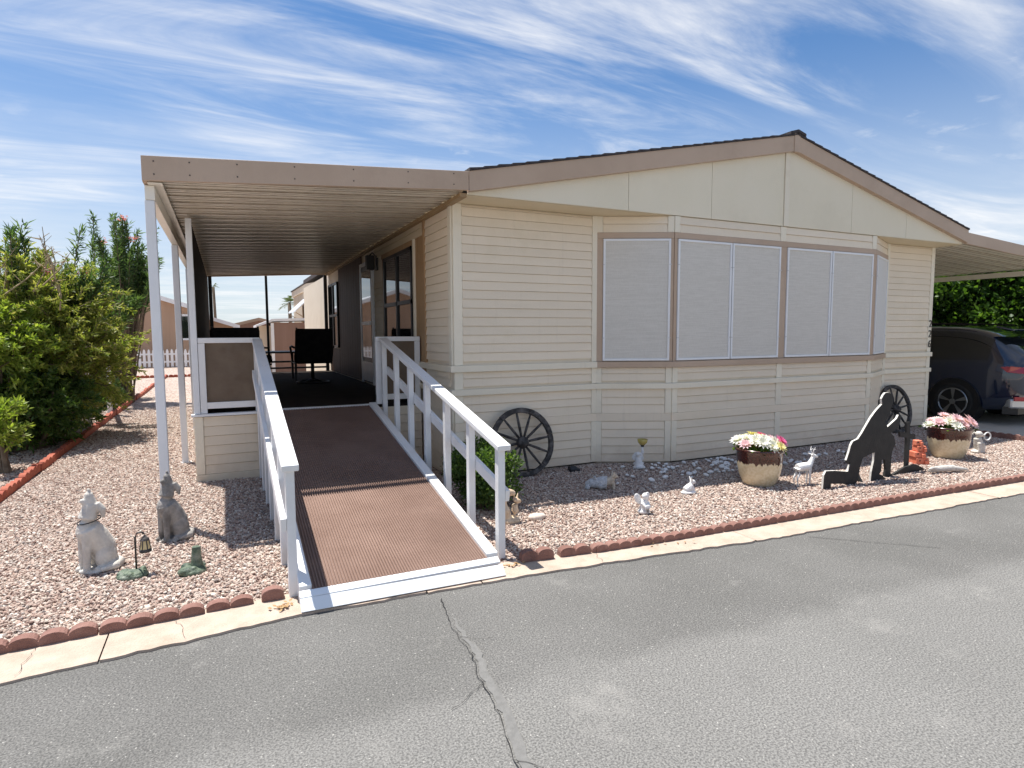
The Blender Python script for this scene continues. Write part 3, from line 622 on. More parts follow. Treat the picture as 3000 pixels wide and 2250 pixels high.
# soffit, gable panels, fascia, roof
PK = (6.715, 3.905); BL, BR = (2.21, 2.975), (10.60, 2.975)
gz = lambda x: BL[1]+(PK[1]-BL[1])*(x-BL[0])/(PK[0]-BL[0]) if x <= PK[0] else BR[1]+(PK[1]-BR[1])*(BR[0]-x)/(BR[0]-PK[0])
MB().box((XL-0.0, 5.70, 2.957), (XR+0.03, 6.2, 2.972)).build('soffit', soffitm, H)
gable = MB().prism([(BL[0], 5.69, 2.974), (BR[0]-0.02, 5.69, 2.974), (PK[0], 5.69, PK[1]+0.06)], (0, 0.05, 0)).build('gable', tan, H)
seams = [2.22, 4.15, 5.37, 6.59, 6.68, 7.92, 9.14, 10.56]
for a, b in zip(seams, seams[1:]):
    a += 0.003; b -= 0.003; narrow = b-a < 0.2
    poly = [(a, 2.962), (b, 2.962), (b, gz(b)+0.03)] + ([(PK[0], PK[1]+0.03)] if a < PK[0] < b else []) + [(a, gz(a)+0.03)]
    yy = 5.655 if narrow else 5.668
    MB().prism([(x, yy, z) for x, z in poly], (0, 5.69-yy, 0)).build('gable_panel', cream_trim if narrow else gablem, gable)
rake = None
for (xa, za), (xb, zb) in ((BL, PK), (PK, BR)):
    hgt = 0.195
    o = MB().prism([(xa, 5.600, za), (xb, 5.600, zb), (xb, 5.600, zb+hgt), (xa, 5.600, za+hgt)], (0, 0.066, 0)).build('rake_fascia', tan, H, bevel=0.003)
MB().box((PK[0]-0.05, 5.592, PK[1]-0.015), (PK[0]+0.05, 5.599, PK[1]+0.215)).build('peak_cap', tan, H)
roof = MB().prism([(BL[0], 5.61, BL[1]+0.196), (PK[0], 5.61, PK[1]+0.196), (BR[0]+0.02, 5.61, BR[1]+0.196), (BR[0], 5.61, BR[1]+0.12), (PK[0], 5.61, PK[1]+0.12), (BL[0], 5.61, BL[1]+0.12)], (0, 13.7, 0)).build('roof', shingle, H)
for (xa, za), (xb, zb), cnt in ((BL, PK, 29), (BR, PK, 25)):
    for i in range(cnt):
        f0, f1 = i/cnt, (i+1)/cnt; za_, zb_ = za+0.197, zb+0.197
        A = (xa+(xb-xa)*f0, za_+(zb_-za_)*f0); B = (xa+(xb-xa)*f1, za_+(zb_-za_)*f1)
        th = 0.026+random.uniform(-0.002, 0.002)
        MB().prism([(A[0], 5.585, A[1]), (B[0], 5.585, B[1]), (B[0], 5.585, B[1]+0.016), (A[0], 5.585, A[1]+th)], (0, 13.7, 0)).build('shingle_course', shingle, roof)
MB().prism([(PK[0]-0.14, 5.578, PK[1]+0.19), (PK[0], 5.578, PK[1]+0.225), (PK[0]+0.14, 5.578, PK[1]+0.19), (PK[0]+0.14, 5.578, PK[1]+0.222), (PK[0], 5.578, PK[1]+0.262), (PK[0]-0.14, 5.578, PK[1]+0.222)], (0, 13.7, 0)).build('ridge_cap', shingle, roof)
# wall lantern beside the door
wl = thing('wall_lantern', 'small black wall lantern under the patio awning beside the door', 'lamp', (XL-0.03, 9.5, 2.6))
MB().box((-0.0, -0.05, -0.02), (0.03, 0.05, 0.2)).build('back_plate', black_metal, wl, local=True)
MB().box((-0.15, -0.06, -0.02), (-0.03, 0.06, 0.2)).build('lamp_body', black_metal, wl, bevel=0.01, local=True)
MB().tube([(0, 0, 0.2), (-0.05, 0, 0.25), (-0.09, 0, 0.2)], 0.01).build('arm', black_metal, wl, local=True)

# ------------------------------------------------------------------ patio awning
rib_shade = mat('pan_rib_painted_shade', (0.27, 0.225, 0.17), (0.38, 0.32, 0.25), 9, 0.7)  # darker pan enamel: shading of the rib sides put into the colour
def pan_roof(root, x0, z0, x1, z1, ys, m, tname='roof_pan'):
    """corrugated pans spanning x0..x1 laid side by side along Y; underside carries two ribs per pan"""
    first = None; dy = ys[1]-ys[0]
    prof = [(0, 0.0), (0.03, 0.0), (0.032, -0.016), (0.062, -0.016), (0.064, 0.0), (0.105, 0.0), (0.107, -0.012), (0.125, -0.012), (0.127, 0.0), (0.215, 0.0), (0.217, -0.007), (0.23, -0.007), (0.232, 0.0), (dy, 0.0)]
    for y in ys:
        if first is None:
            vs = []; n_ = len(prof)
            for xx, zz in ((x0, z0), (x1, z1)):
                vs += [(xx, a, zz+b) for a, b in prof]
            for xx, zz in ((x0, z0), (x1, z1)):
                vs += [(xx, a, zz+b+0.012) for a, b in prof]
            fs = [(i, n_+i, n_+i+1, i+1) for i in range(n_-1)]+[(2*n_+i, 2*n_+i+1, 3*n_+i+1, 3*n_+i) for i in range(n_-1)]
            fs += [(i, i+1, 2*n_+i+1, 2*n_+i) for i in range(n_-1)]+[(n_+i+1, n_+i, 3*n_+i, 3*n_+i+1) for i in range(n_-1)]
            first = MB().add(vs, fs).build(tname, m, root, local=True); first.location = (0, y, 0)
            first.data.materials.append(rib_shade)
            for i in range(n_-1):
                if abs(prof[i+1][1]-prof[i][1]) > 0.005: first.data.polygons[i].material_index = 1  # steep rib faces take the painted shade tone
        else: share(first, root, (0, y, 0))
A = thing('patio_awning', 'tan-edged corrugated patio awning over the porch and ramp', 'awning')
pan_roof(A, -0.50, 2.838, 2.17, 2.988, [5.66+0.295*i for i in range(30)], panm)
MB().prism([(-0.535, 5.596, 2.80), (2.205, 5.596, 2.985), (2.205, 5.596, 3.165), (-0.535, 5.596, 2.992)], (0, 0.034, 0)).build('front_fascia', tan, A, bevel=0.004)
MB().box((-0.536, 5.632, 2.80), (-0.505, 14.5, 2.992)).build('side_fascia', tan, A)
MB().box((-0.502, 5.64, 2.79), (-0.40, 14.5, 2.802)).build('gutter_lip', panm, A)
MB().box((-0.53, 5.70, 2.675), (-0.46, 14.45, 2.788)).build('beam', panm, A, bevel=0.003)
MB().prism([(-0.5, 14.46, 2.80), (2.17, 14.46, 2.95), (2.17, 14.46, 3.08), (-0.5, 14.46, 2.98)], (0, 0.03, 0)).build('back_fascia', tan, A)
MB().box((2.13, 5.64, 2.925), (2.198, 14.45, 2.962)).build('wall_hanger', mat('hanger_brown', (0.30, 0.2, 0.1), (0.36, 0.25, 0.13), 3, 0.6), A)
for y in (5.74, 8.42, 11.3, 14.25):
    p = MB().box((-0.535, y-0.035, 0.0), (-0.465, y+0.035, 2.674)).build('post', alu, A, bevel=0.006)
    MB().box((-0.565, y-0.06, 0.0), (-0.435, y+0.06, 0.015)).build('base_plate', alu, p)
for x in (-0.45, -0.2, 0.15, 0.6, 1.1, 1.6, 2.05):
    for zf in (0.04, 0.14):
        z = 2.80+(x+0.535)/2.74*0.185+zf+0.01
        MB().tube([(x, 5.592, z), (x, 5.598, z)], 0.006, 6).build('screw', black_metal, A)

# ------------------------------------------------------------------ porch
PZ = 0.75
Pq = thing('porch', 'raised carpeted porch with cream skirting and white framed half walls', 'porch', (0.9, 7.2, 0))
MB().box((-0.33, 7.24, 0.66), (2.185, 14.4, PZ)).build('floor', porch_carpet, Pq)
for i, (zb, zt) in enumerate(((0.09, 0.19), (0.19, 0.295), (0.295, 0.40), (0.40, 0.505), (0.505, 0.61), (0.61, 0.715))):
    lap(Pq, (-0.25, 7.23), (2.18, 7.23), zb, zt, m=cream)
    lap(Pq, (-0.325, 14.3), (-0.325, 7.32), zb, zt, m=cream)
MB().box((-0.33, 7.2, 0.09), (-0.245, 7.29, 0.715)).build('corner_board', cream_trim, Pq, bevel=0.004)
MB().box((-0.335, 7.195, 0.0), (2.18, 7.235, 0.088)).build('base_board', cream_trim, Pq)
MB().box((-0.324, 7.3, 0.0), (-0.29, 14.3, 0.71)).build('side_skirt', cream, Pq)
MB().box((-0.355, 7.165, 0.722), (0.34, 7.24, 0.748)).build('sill', alu, Pq, bevel=0.003)
MB().box((-0.325, 7.185, 0.75), (-0.265, 7.255, 2.80)).build('post', alu, Pq, bevel=0.005)
def half_wall(x0, x1, side):
    hw = MB().box((x0+0.04, 7.215, 0.82), (x1-0.04, 7.232, 1.52)).build('half_wall_panel', brown_panel, Pq)
    MB().box((x0, 7.19, 1.505), (x1, 7.25, 1.56)).build('top_rail', white, hw, bevel=0.004)
    MB().box((x0, 7.195, 0.80), (x1, 7.245, 0.868)).build('bottom_rail', white, hw, bevel=0.004)
    MB().box((x0, 7.193, 0.751), (x0+0.065, 7.247, 1.503)).build('stile', white, hw, bevel=0.004)
    MB().box((x1-0.065, 7.193, 0.751), (x1, 7.247, 1.503)).build('stile', white, hw, bevel=0.004)
half_wall(-0.262, 0.345, -1); half_wall(1.62, 2.165, 1)
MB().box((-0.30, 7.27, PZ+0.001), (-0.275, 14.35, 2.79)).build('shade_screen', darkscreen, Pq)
MB().box((0.84, 14.3, PZ), (0.89, 14.36, 2.86)).build('back_post', black_metal, Pq); MB().box((2.08, 14.3, PZ), (2.15, 14.36, 2.92)).build('back_post', black_metal, Pq)
MB().box((-0.27, 14.3, PZ), (-0.2, 14.36, 2.82)).build('back_post', black_metal, Pq)
MB().box((-0.2, 14.31, 0.82), (2.08, 14.35, 0.86)).build('back_rail', black_metal, Pq); MB().box((-0.2, 14.31, 0.96), (2.08, 14.35, 1.0)).build('back_rail', black_metal, Pq)
MB().box((0.36, 7.17, 0.742), (1.6, 7.26, 0.757)).build('threshold_strip', alu, Pq)

# ------------------------------------------------------------------ ramp
Rm = thing('wheelchair_ramp', 'brown ribbed carpet ramp with white handrails leading up to the porch', 'ramp', (1.0, 3.6, 0))
RY0, RZ0, RY1, RZ1 = 3.592, 0.098, 7.19, 0.745
rz = lambda y: RZ0+(RZ1-RZ0)*(y-RY0)/(RY1-RY0)
# ribbed carpet: a raised cord every 18 mm
vs, nrib = [], 62; xs0, xs1 = 0.405, 1.525; pit = (xs1-xs0)/nrib
prof = []
for k in range(nrib):
    x = xs0+k*pit; prof += [(x, 0), (x+pit*0.2, 0.011), (x+pit*0.5, 0.011), (x+pit*0.72, 0)]
prof.append((xs1, 0)); n_ = len(prof)
mb = MB(); mb.add([(x, RY0, rz(RY0)+z) for x, z in prof]+[(x, RY1, rz(RY1)+z) for x, z in prof], [(i, i+1, n_+i+1, n_+i) for i in range(n_-1)])
mb.build('carpet', carpet, Rm)
MB().prism([(0.36, RY0, rz(RY0)-0.005), (0.36, RY1, rz(RY1)-0.005), (0.36, RY1, rz(RY1)-0.12), (0.36, RY0+0.3, 0.02), (0.36, RY0, 0.02)], (1.24, 0, 0)).build('deck', mat('deck_timber', (0.2, 0.15, 0.11), None, 5, 0.9), Rm)
for x0, x1 in ((0.335, 0.405), (1.525, 1.605)):
    MB().prism([(x0, RY0+0.02, rz(RY0)-0.09), (x0, RY1, rz(RY1)-0.09), (x0, RY1, rz(RY1)+0.035), (x0, RY0+0.02, rz(RY0)+0.03)], (x1-x0, 0, 0)).build('kerb_board', white, Rm, bevel=0.005)
MB().prism([(0.33, 3.548, 0.070), (0.33, 3.596, 0.096), (0.33, 3.596, 0.108), (0.33, 3.548, 0.086)], (1.265, 0, 0)).build('threshold_strip', alu, Rm, bevel=0.003)
MB().prism([(0.33, 3.497, 0.019), (0.33, 3.545, 0.070), (0.33, 3.545, 0.082), (0.33, 3.491, 0.024)], (1.265, -0.03, 0)).build('threshold_flap', alu, Rm, bevel=0.002)
def handrail(xc, side):
    cz = lambda y: 0.815+(1.53-0.815)*(y-3.72)/(7.17-3.72)      # underside of cap is cz-0.02
    cap = MB().bar((xc, 3.70, cz(3.70)), (xc, 7.17, cz(7.17)), 0.098, 0.042).build('handrail_cap', white, Rm, bevel=0.007)
    for i in range(7):
        y = 3.78+i*0.556
        zb = 0.0 if i < 7 else 0
        MB().prism([(xc-0.026, y-0.032, zb), (xc+0.026, y-0.032, zb), (xc+0.026, y+0.032, zb), (xc-0.026, y+0.032, zb)], (0, 0, cz(y)-0.028)).build('baluster', white, Rm, bevel=0.005)
    for i in range(7):
        y = 3.78+i*0.556
        for dx in (-0.012, 0.014): MB().tube([(xc+dx, y, cz(y)+0.0195), (xc+dx, y, cz(y)+0.0235)], 0.0045, 8).build('screw', chrome, cap)
    xo = xc-0.044 if side < 0 else xc+0.044
    mz = lambda y: cz(y)-0.36
    MB().bar((xo, 3.75, mz(3.75)), (xo, 7.15, mz(7.15)), 0.034, 0.085).build('mid_rail', white, Rm, bevel=0.004)
handrail(0.316, -1); handrail(1.70, 1)
#@@OBJECTS
# ------------------------------------------------------------------ foliage
def leaves(n, sampler, length, width, spread=1.0, up=0.3, seg=1, seed=0):
    """n separate leaves; sampler(k) -> (points, outward dirs); each leaf is a folded lance of 4 triangles"""
    r = np.random.default_rng(seed)
    P, D = sampler(n, r)
    d = D+r.normal(0, spread, (n, 3)); d[:, 2] += up; d /= np.linalg.norm(d, axis=1)[:, None]
    a = np.cross(d, r.normal(0, 1, (n, 3))); a /= np.linalg.norm(a, axis=1)[:, None]+1e-9
    nn = np.cross(a, d)
    L = length*r.uniform(0.6, 1.25, n)[:, None]; W_ = width*r.uniform(0.7, 1.2, n)[:, None]
    v = np.empty((n, 4, 3)); v[:, 0] = P; v[:, 1] = P+d*L*0.45+a*W_*0.5+nn*W_*0.15; v[:, 2] = P+d*L-nn*L*0.12; v[:, 3] = P+d*L*0.45-a*W_*0.5+nn*W_*0.15
    f = np.arange(n*4).reshape(n, 4)
    tri = np.concatenate([f[:, [0, 1, 2]], f[:, [0, 2, 3]]])
    return v.reshape(-1, 3), tri
def np_mesh(name, v, f, m, parent, off):
    me = bpy.data.meshes.new(name); v = v-np.array(off)
    me.vertices.add(len(v)); me.vertices.foreach_set('co', v.astype(np.float32).ravel())
    k_ = f.shape[1]; me.loops.add(len(f)*k_); me.polygons.add(len(f))
    me.loops.foreach_set('vertex_index', f.astype(np.int32).ravel()); me.polygons.foreach_set('loop_start', np.arange(0, len(f)*k_, k_, dtype=np.int32))
    me.update(calc_edges=True); me.validate(); me.materials.append(m)
    o = bpy.data.objects.new(name, me); col.objects.link(o); o.parent = parent; return o
def clump_sampler(cl, shell=0.75):
    """cl: list of (center, radii); leaves sit mostly in the outer shell of each clump"""
    C_ = np.array([c for c, r in cl]); R_ = np.array([r for c, r in cl]); wgt = (R_.prod(1))**0.67; wgt /= wgt.sum()
    def f(n, r):
        i = r.choice(len(C_), n, p=wgt); u = r.normal(0, 1, (n, 3)); u /= np.linalg.norm(u, axis=1)[:, None]
        rad = 1.12-(1-shell)*r.random(n)**0.8*2.6; rad = np.clip(rad+r.normal(0, 0.09, n), 0.12, 1.3)
        return C_[i]+u*R_[i]*rad[:, None], u
    return f
def make_clumps(center, radii, n, rmin, rmax, seed, flat=1.0):
    r = np.random.default_rng(seed); out_ = []
    for _ in range(n):
        u = r.normal(0, 1, 3); u /= np.linalg.norm(u); q = np.array(center)+u*np.array(radii)*r.uniform(0.35, 0.95)
        s = r.uniform(rmin, rmax); out_.append((q, np.array([s, s, s*flat])))
    return out_
def shrub(name, label, base, center, radii, nclump, rmin, rmax, nleaf, ll, lw, m, seed, cat='shrub', stems=7, spread=0.7, up=0.2, group=None, extra=None):
    root = thing(name, label, cat, base, group=group)
    cl = make_clumps(center, radii, nclump, rmin, rmax, seed)
    v, f = leaves(nleaf, clump_sampler(cl), ll, lw, spread, up, seed=seed+1)
    np_mesh('crown', v, f, m, root, base)
    r = random.Random(seed); mb = MB()
    for i in range(stems):
        c, rr_ = cl[r.randrange(len(cl))]; b0 = Vector(base)+Vector((r.uniform(-0.12, 0.12), r.uniform(-0.12, 0.12), 0)); e = Vector(c)
        mid = b0.lerp(e, 0.5)+Vector((r.uniform(-0.1, 0.1), r.uniform(-0.1, 0.1), 0.1))
        mb.tube([b0, mid, e], [0.03, 0.02, 0.008], 6)
    mb.build('stem', bark, root)
    if extra: extra(root, cl)
    return root
# boxwood beside the ramp
shrub('boxwood_shrub', 'rounded green boxwood growing under the right handrail of the ramp', (2.1, 4.95, 0), (2.1, 5.0, 0.34), (0.33, 0.30, 0.26), 34, 0.09, 0.15, 15000, 0.032, 0.022, leaf_box, 11, up=0.35)
# the big planting on the left
def twiggy(name, label, base, center, radii, ntwig, tl, nl, ll, lw, m, seed, droop=0.35, inner=0.35, cat='shrub'):
    """loose shrub: arching twigs leave the inner mass in every direction, each lined with small leaves"""
    root = thing(name, label, cat, base); r = np.random.default_rng(seed); Ps, Ds = [], []; st = MB()
    c = np.array(center); R_ = np.array(radii)
    for k in range(ntwig):
        u = r.normal(0, 1, 3); u /= np.linalg.norm(u); q = c+u*R_*r.uniform(inner, 0.92)
        d = u*np.array([1, 1, 0.8])+r.normal(0, 0.45, 3)+np.array([0, 0, 0.45]); d /= np.linalg.norm(d); L_ = tl*r.uniform(0.55, 1.3)
        e1_ = q+d*L_*0.55; e2_ = q+d*L_+np.array([0, 0, -droop*L_*r.uniform(0.2, 1)])
        if k % 2 == 0: st.tube([tuple(q), tuple(e1_), tuple(e2_)], [0.008, 0.005, 0.002], 4, cap=False)
        n_ = int(nl*r.uniform(0.6, 1.3)); t_ = r.random(n_)[:, None]**0.85
        p = (1-t_)**2*q+2*t_*(1-t_)*e1_+t_**2*e2_+r.normal(0, 0.012, (n_, 3)); Ps.append(p); Ds.append(np.repeat(((e2_-q)/L_)[None], n_, 0))
    P_, D_ = np.concatenate(Ps), np.concatenate(Ds)
    v, f = leaves(len(P_), lambda n, g_: (P_, D_), ll, lw, 0.75, 0.1, seed=seed+1)
    np_mesh('crown', v, f, m, root, base); st.build('twig', bark, root)
    mb = MB(); q_ = random.Random(seed)
    for _ in range(9):
        b0 = Vector(base)+Vector((q_.uniform(-0.15, 0.15), q_.uniform(-0.15, 0.15), 0)); e = Vector(center)+Vector((q_.uniform(-0.8, 0.8)*radii[0], q_.uniform(-0.8, 0.8)*radii[1], q_.uniform(-0.1, 0.7)*radii[2]))
        mb.tube([b0, b0.lerp(e, 0.5)+Vector((q_.uniform(-0.1, 0.1), q_.uniform(-0.1, 0.1), 0.05)), e], [0.035, 0.022, 0.008], 6)
    mb.build('stem', bark, root); return root
twiggy('leafy_shrub', 'tall dense olive and green shrub filling the left edge of the yard', (-2.75, 11.2, 0), (-2.6, 11.2, 1.5), (1.15, 1.0, 1.25), 1150, 0.5, 46, 0.085, 0.028, leaf_olive, 21)
twiggy('leafy_shrub', 'bright yellow-green shrub at the far left behind the red edging', (-2.85, 10.2, 0), (-2.8, 10.2, 1.25), (0.55, 0.5, 0.75), 330, 0.36, 36, 0.09, 0.034, leaf_lime, 22)
twiggy('leafy_shrub', 'dark green shrub low against the red edging in the left planting', (-2.5, 10.3, 0), (-2.5, 10.5, 0.62), (0.6, 0.75, 0.55), 520, 0.34, 40, 0.085, 0.03, leaf_dark, 23)
twiggy('leafy_shrub', 'small pale lime bush at the bottom left corner of the planting', (-2.46, 8.8, 0), (-2.44, 8.7, 0.58), (0.24, 0.24, 0.24), 75, 0.22, 30, 0.075, 0.03, leaf_lime, 24, droop=0.1)
shrub('leafy_shrub', 'round dark shrub behind the white post near the picket fence', (-2.8, 17.6, 0), (-2.75, 17.6, 1.45), (0.85, 0.9, 1.15), 44, 0.22, 0.42, 20000, 0.09, 0.04, leaf_dark, 25, stems=9)
shrub('leafy_shrub', 'little airy shrub by the red edging below the white post', (-2.45, 15.4, 0), (-2.45, 15.4, 0.36), (0.42, 0.5, 0.28), 20, 0.12, 0.24, 4500, 0.11, 0.022, leaf_oleander, 26, stems=7, up=0.6)
def pinks(spots):
    def f(root, cl):
        r = random.Random(3)
        for s in spots:
            mb = MB()
            for k in range(26):
                p = Vector(s)+Vector((r.gauss(0, 0.05), r.gauss(0, 0.05), r.gauss(0, 0.035))); a = r.uniform(0, 6.28)
                dx, dy = Vector((math.cos(a), math.sin(a), 0.3))*0.032, Vector((-math.sin(a), math.cos(a), 0.2))*0.026
                mb.add([p-dx, p-dy, p+dx, p+dy], [(0, 1, 2, 3)])
            mb.build('blossom', pet['oleander_pink'], root)
    return f
# oleander with long upright wands and pink blossom heads
def oleander(name, label, base, wands, seed, spots, length, m=leaf_oleander, nl=150, ll=0.16):
    root = thing(name, label, 'oleander', base); r = np.random.default_rng(seed); V, Fc, off = [], [], 0; st = MB()
    for (tx, ty, tz) in wands:
        b0 = np.array(base)+np.array([r.uniform(-0.2, 0.2), r.uniform(-0.2, 0.2), 0]); t_ = np.array([tx, ty, tz]); L_ = np.linalg.norm(t_-b0)
        mid = b0*0.45+t_*0.55+np.array([r.uniform(-0.1, 0.1), 0, 0.1])
        st.tube([b0, mid, t_], [0.02, 0.014, 0.006], 5)
        def smp(n, rg, b0=mid, t_=t_):
            u = 0.25+0.75*rg.random(n)**0.8; p = b0+(t_-b0)*u[:, None]+rg.normal(0, 0.02, (n, 3)); dd_ = (t_-b0)/np.linalg.norm(t_-b0)
            return p, np.repeat(dd_[None]*1.0, n, 0)
        v, f = leaves(nl, smp, ll, 0.026, 0.85, 0.0, seed=int(r.integers(1e6)))
        V.append(v); Fc.append(f+off); off += len(v)
    np_mesh('crown', np.concatenate(V), np.concatenate(Fc), m, root, base); st.build('stem', bark, root)
    pinks(spots)(root, None); return root
rr = random.Random(5)
wn = [(-2.05+rr.gauss(0, 0.30), 16.4+rr.gauss(0, 0.35), 3.45+rr.gauss(0, 0.38)) for _ in range(44)]+[(-1.6+rr.gauss(0, 0.12), 16.4+rr.gauss(0, 0.2), 3.5+rr.gauss(0, 0.25)) for _ in range(9)]
wn += [(-1.97, 16.3, 4.2), (-2.05, 16.3, 4.1), (-1.9, 16.3, 4.12)]
oleander('oleander', 'tall pink-flowered oleander beside the front awning post', (-2.2, 16.6, 0), wn, 31, [(-1.95, 16.2, 4.2), (-2.35, 16.2, 3.65), (-1.42, 16.2, 3.86), (-1.75, 16.1, 3.75)], 1.0)
wn = [(-2.6+rr.gauss(0, 0.5), 12.6+rr.gauss(0, 0.4), 2.45+rr.gauss(0, 0.35)) for _ in range(46)]
oleander('oleander', 'oleander with pink blossom rising among the middle of the left shrubs', (-2.6, 12.8, 0), wn, 32, [(-2.05, 12.2, 2.65), (-2.7, 12.2, 2.3), (-2.2, 12.0, 2.45)], 1.0, nl=130)
wn = [(-2.62+rr.gauss(0, 0.09), 11.0+rr.gauss(0, 0.2), 2.98+rr.gauss(0, 0.1)) for _ in range(4)]+[(-2.1+rr.gauss(0, 0.3), 11.0, 2.4+rr.gauss(0, 0.2)) for _ in range(14)]
oleander('oleander', 'oleander wands standing up above the olive shrub at far left', (-2.8, 11.2, 0), wn, 33, [(-2.3, 10.8, 2.5)], 1.0, nl=110, ll=0.15)
# dry twiggy branches of the olive shrub
tw = MB()
for _ in range(26):
    b0 = Vector((rr.uniform(-3.3, -2.0), rr.uniform(10.2, 11.2), rr.uniform(1.9, 2.5))); d_ = Vector((rr.gauss(0.15, 0.35), rr.gauss(0, 0.3), 1)).normalized(); L_ = rr.uniform(0.4, 0.8)
    e_ = b0+d_*L_; tw.tube([b0, b0+d_*L_*0.5+Vector((0.03, 0, 0)), e_], [0.012, 0.009, 0.004], 5)
    for k in range(5):
        q = b0.lerp(e_, rr.uniform(0.4, 1)); tw.tube([q, q+Vector((rr.gauss(0, 0.09), rr.gauss(0, 0.09), rr.uniform(0.02, 0.14)))], [0.006, 0.003], 4)
tb = thing('dry_branches', 'dry bare twigs sticking up out of the olive shrub', 'branches', (-2.7, 10.7, 0)); tw.build('twig', mat('dry_twig', (0.30, 0.23, 0.14), (0.42, 0.33, 0.2), 20, 0.9), tb)
# clipped hedge beyond the carport
def hs(n, r):
    u = r.random(n); t_ = r.random(n); face = r.random(n) < 0.72
    x = np.where(face, 15.6+r.normal(0, 0.16, n), 15.6+r.random(n)*1.2); y = 3.0+u*15; z = np.where(face, 0.1+t_*2.95, 3.0+r.normal(0, 0.14, n))
    x += 0.22*np.sin(y*3.1)*np.sin(z*4.3); return np.stack([x, y, z], 1), np.stack([-np.ones(n)*0.8, -np.ones(n)*0.2, np.ones(n)*0.3], 1)
hd = thing('hedge', 'tall clipped green hedge behind the carport and the parked car', 'hedge', (16.2, 10, 0))
v, f = leaves(42000, hs, 0.15, 0.085, 0.6, 0.1, seed=41); np_mesh('foliage', v, f, leaf_hedge, hd, (16.2, 10, 0))
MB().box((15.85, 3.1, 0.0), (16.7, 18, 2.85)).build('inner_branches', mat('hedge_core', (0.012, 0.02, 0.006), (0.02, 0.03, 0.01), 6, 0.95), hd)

# ------------------------------------------------------------------ carport awning at right
CA = thing('carport_awning', 'tan-edged corrugated carport awning on the right side of the house', 'awning')
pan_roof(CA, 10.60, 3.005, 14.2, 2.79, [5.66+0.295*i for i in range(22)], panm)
MB().prism([(10.60, 5.625, 2.965), (14.25, 5.625, 2.725), (14.25, 5.625, 2.905), (10.60, 5.625, 3.145)], (0, 0.034, 0)).build('front_fascia', tan, CA, bevel=0.004)
MB().box((14.1, 5.7, 2.66), (14.18, 12.1, 2.755)).build('beam', panm, CA)
for y in (5.9, 9.0, 12.0):
    MB().box((14.1, y-0.04, 0), (14.18, y+0.04, 2.66)).build('post', alu, CA)
CA.location = (0, 0, 0)

# ------------------------------------------------------------------ patio furniture
def patio_chair(label, loc, rz_):
    c = thing('patio_chair', label, 'chair', loc, rz_, 'patio chairs on the porch')
    MB().bar((0, 0.0, 0.40), (0, 0.44, 0.44), 0.56, 0.13).build('seat', black_cushion, c, bevel=0.03, local=True)
    MB().bar((0, -0.06, 0.36), (0, -0.16, 0.93), 0.60, 0.12, up=(0, 1, 0)).build('backrest', black_cushion, c, bevel=0.035, local=True)
    for sx in (-1, 1):
        MB().tube([(sx*0.32, -0.10, 0.62), (sx*0.34, 0.12, 0.64), (sx*0.34, 0.36, 0.62), (sx*0.31, 0.40, 0.42)], 0.018, 8).build('armrest', black_metal, c, smooth=True, local=True)
        MB().tube([(sx*0.29, 0.42, 0.35), (sx*0.29, -0.02, 0.34), (sx*0.30, -0.12, 0.6), (sx*0.28, -0.18, 0.95)], 0.014, 8).build('side_frame', black_metal, c, smooth=True, local=True)
    MB().tube([(0, 0.2, 0.06), (0, 0.2, 0.36)], 0.03, 10).build('pedestal', black_metal, c, smooth=True, local=True)
    mb = MB(); ring = [(0.27*math.cos(a), 0.2+0.27*math.sin(a), 0.015) for a in np.linspace(0, 2*math.pi, 25)]
    mb.tube(ring, 0.013, 6, cap=False)
    for a in (0.8, 2.37, 3.94, 5.5): mb.tube([(0.27*math.cos(a), 0.2+0.27*math.sin(a), 0.015), (0, 0.2, 0.08)], 0.011, 6)
    mb.build('swivel_base', black_metal, c, local=True)
    return c
patio_chair('black swivel patio chair seen from behind, in the middle of the porch', (1.36, 10.75, PZ), 0)
patio_chair('black patio chair seen from behind just over the left half wall', (0.12, 9.0, PZ), math.radians(3))
patio_chair('black patio chair further back along the dark shade screen', (0.22, 10.9, PZ), math.radians(-80))
tb_ = thing('patio_table', 'dark low patio table between the chairs on the porch', 'table', (0.75, 11.9, PZ))
MB().box((-0.45, -0.35, 0.50), (0.45, 0.35, 0.53)).build('table_top', black_metal, tb_, local=True)
for sx in (-1, 1):
    for sy in (-1, 1): MB().box((sx*0.4-0.02, sy*0.3-0.02, 0), (sx*0.4+0.02, sy*0.3+0.02, 0.5)).build('leg', black_metal, tb_, local=True)

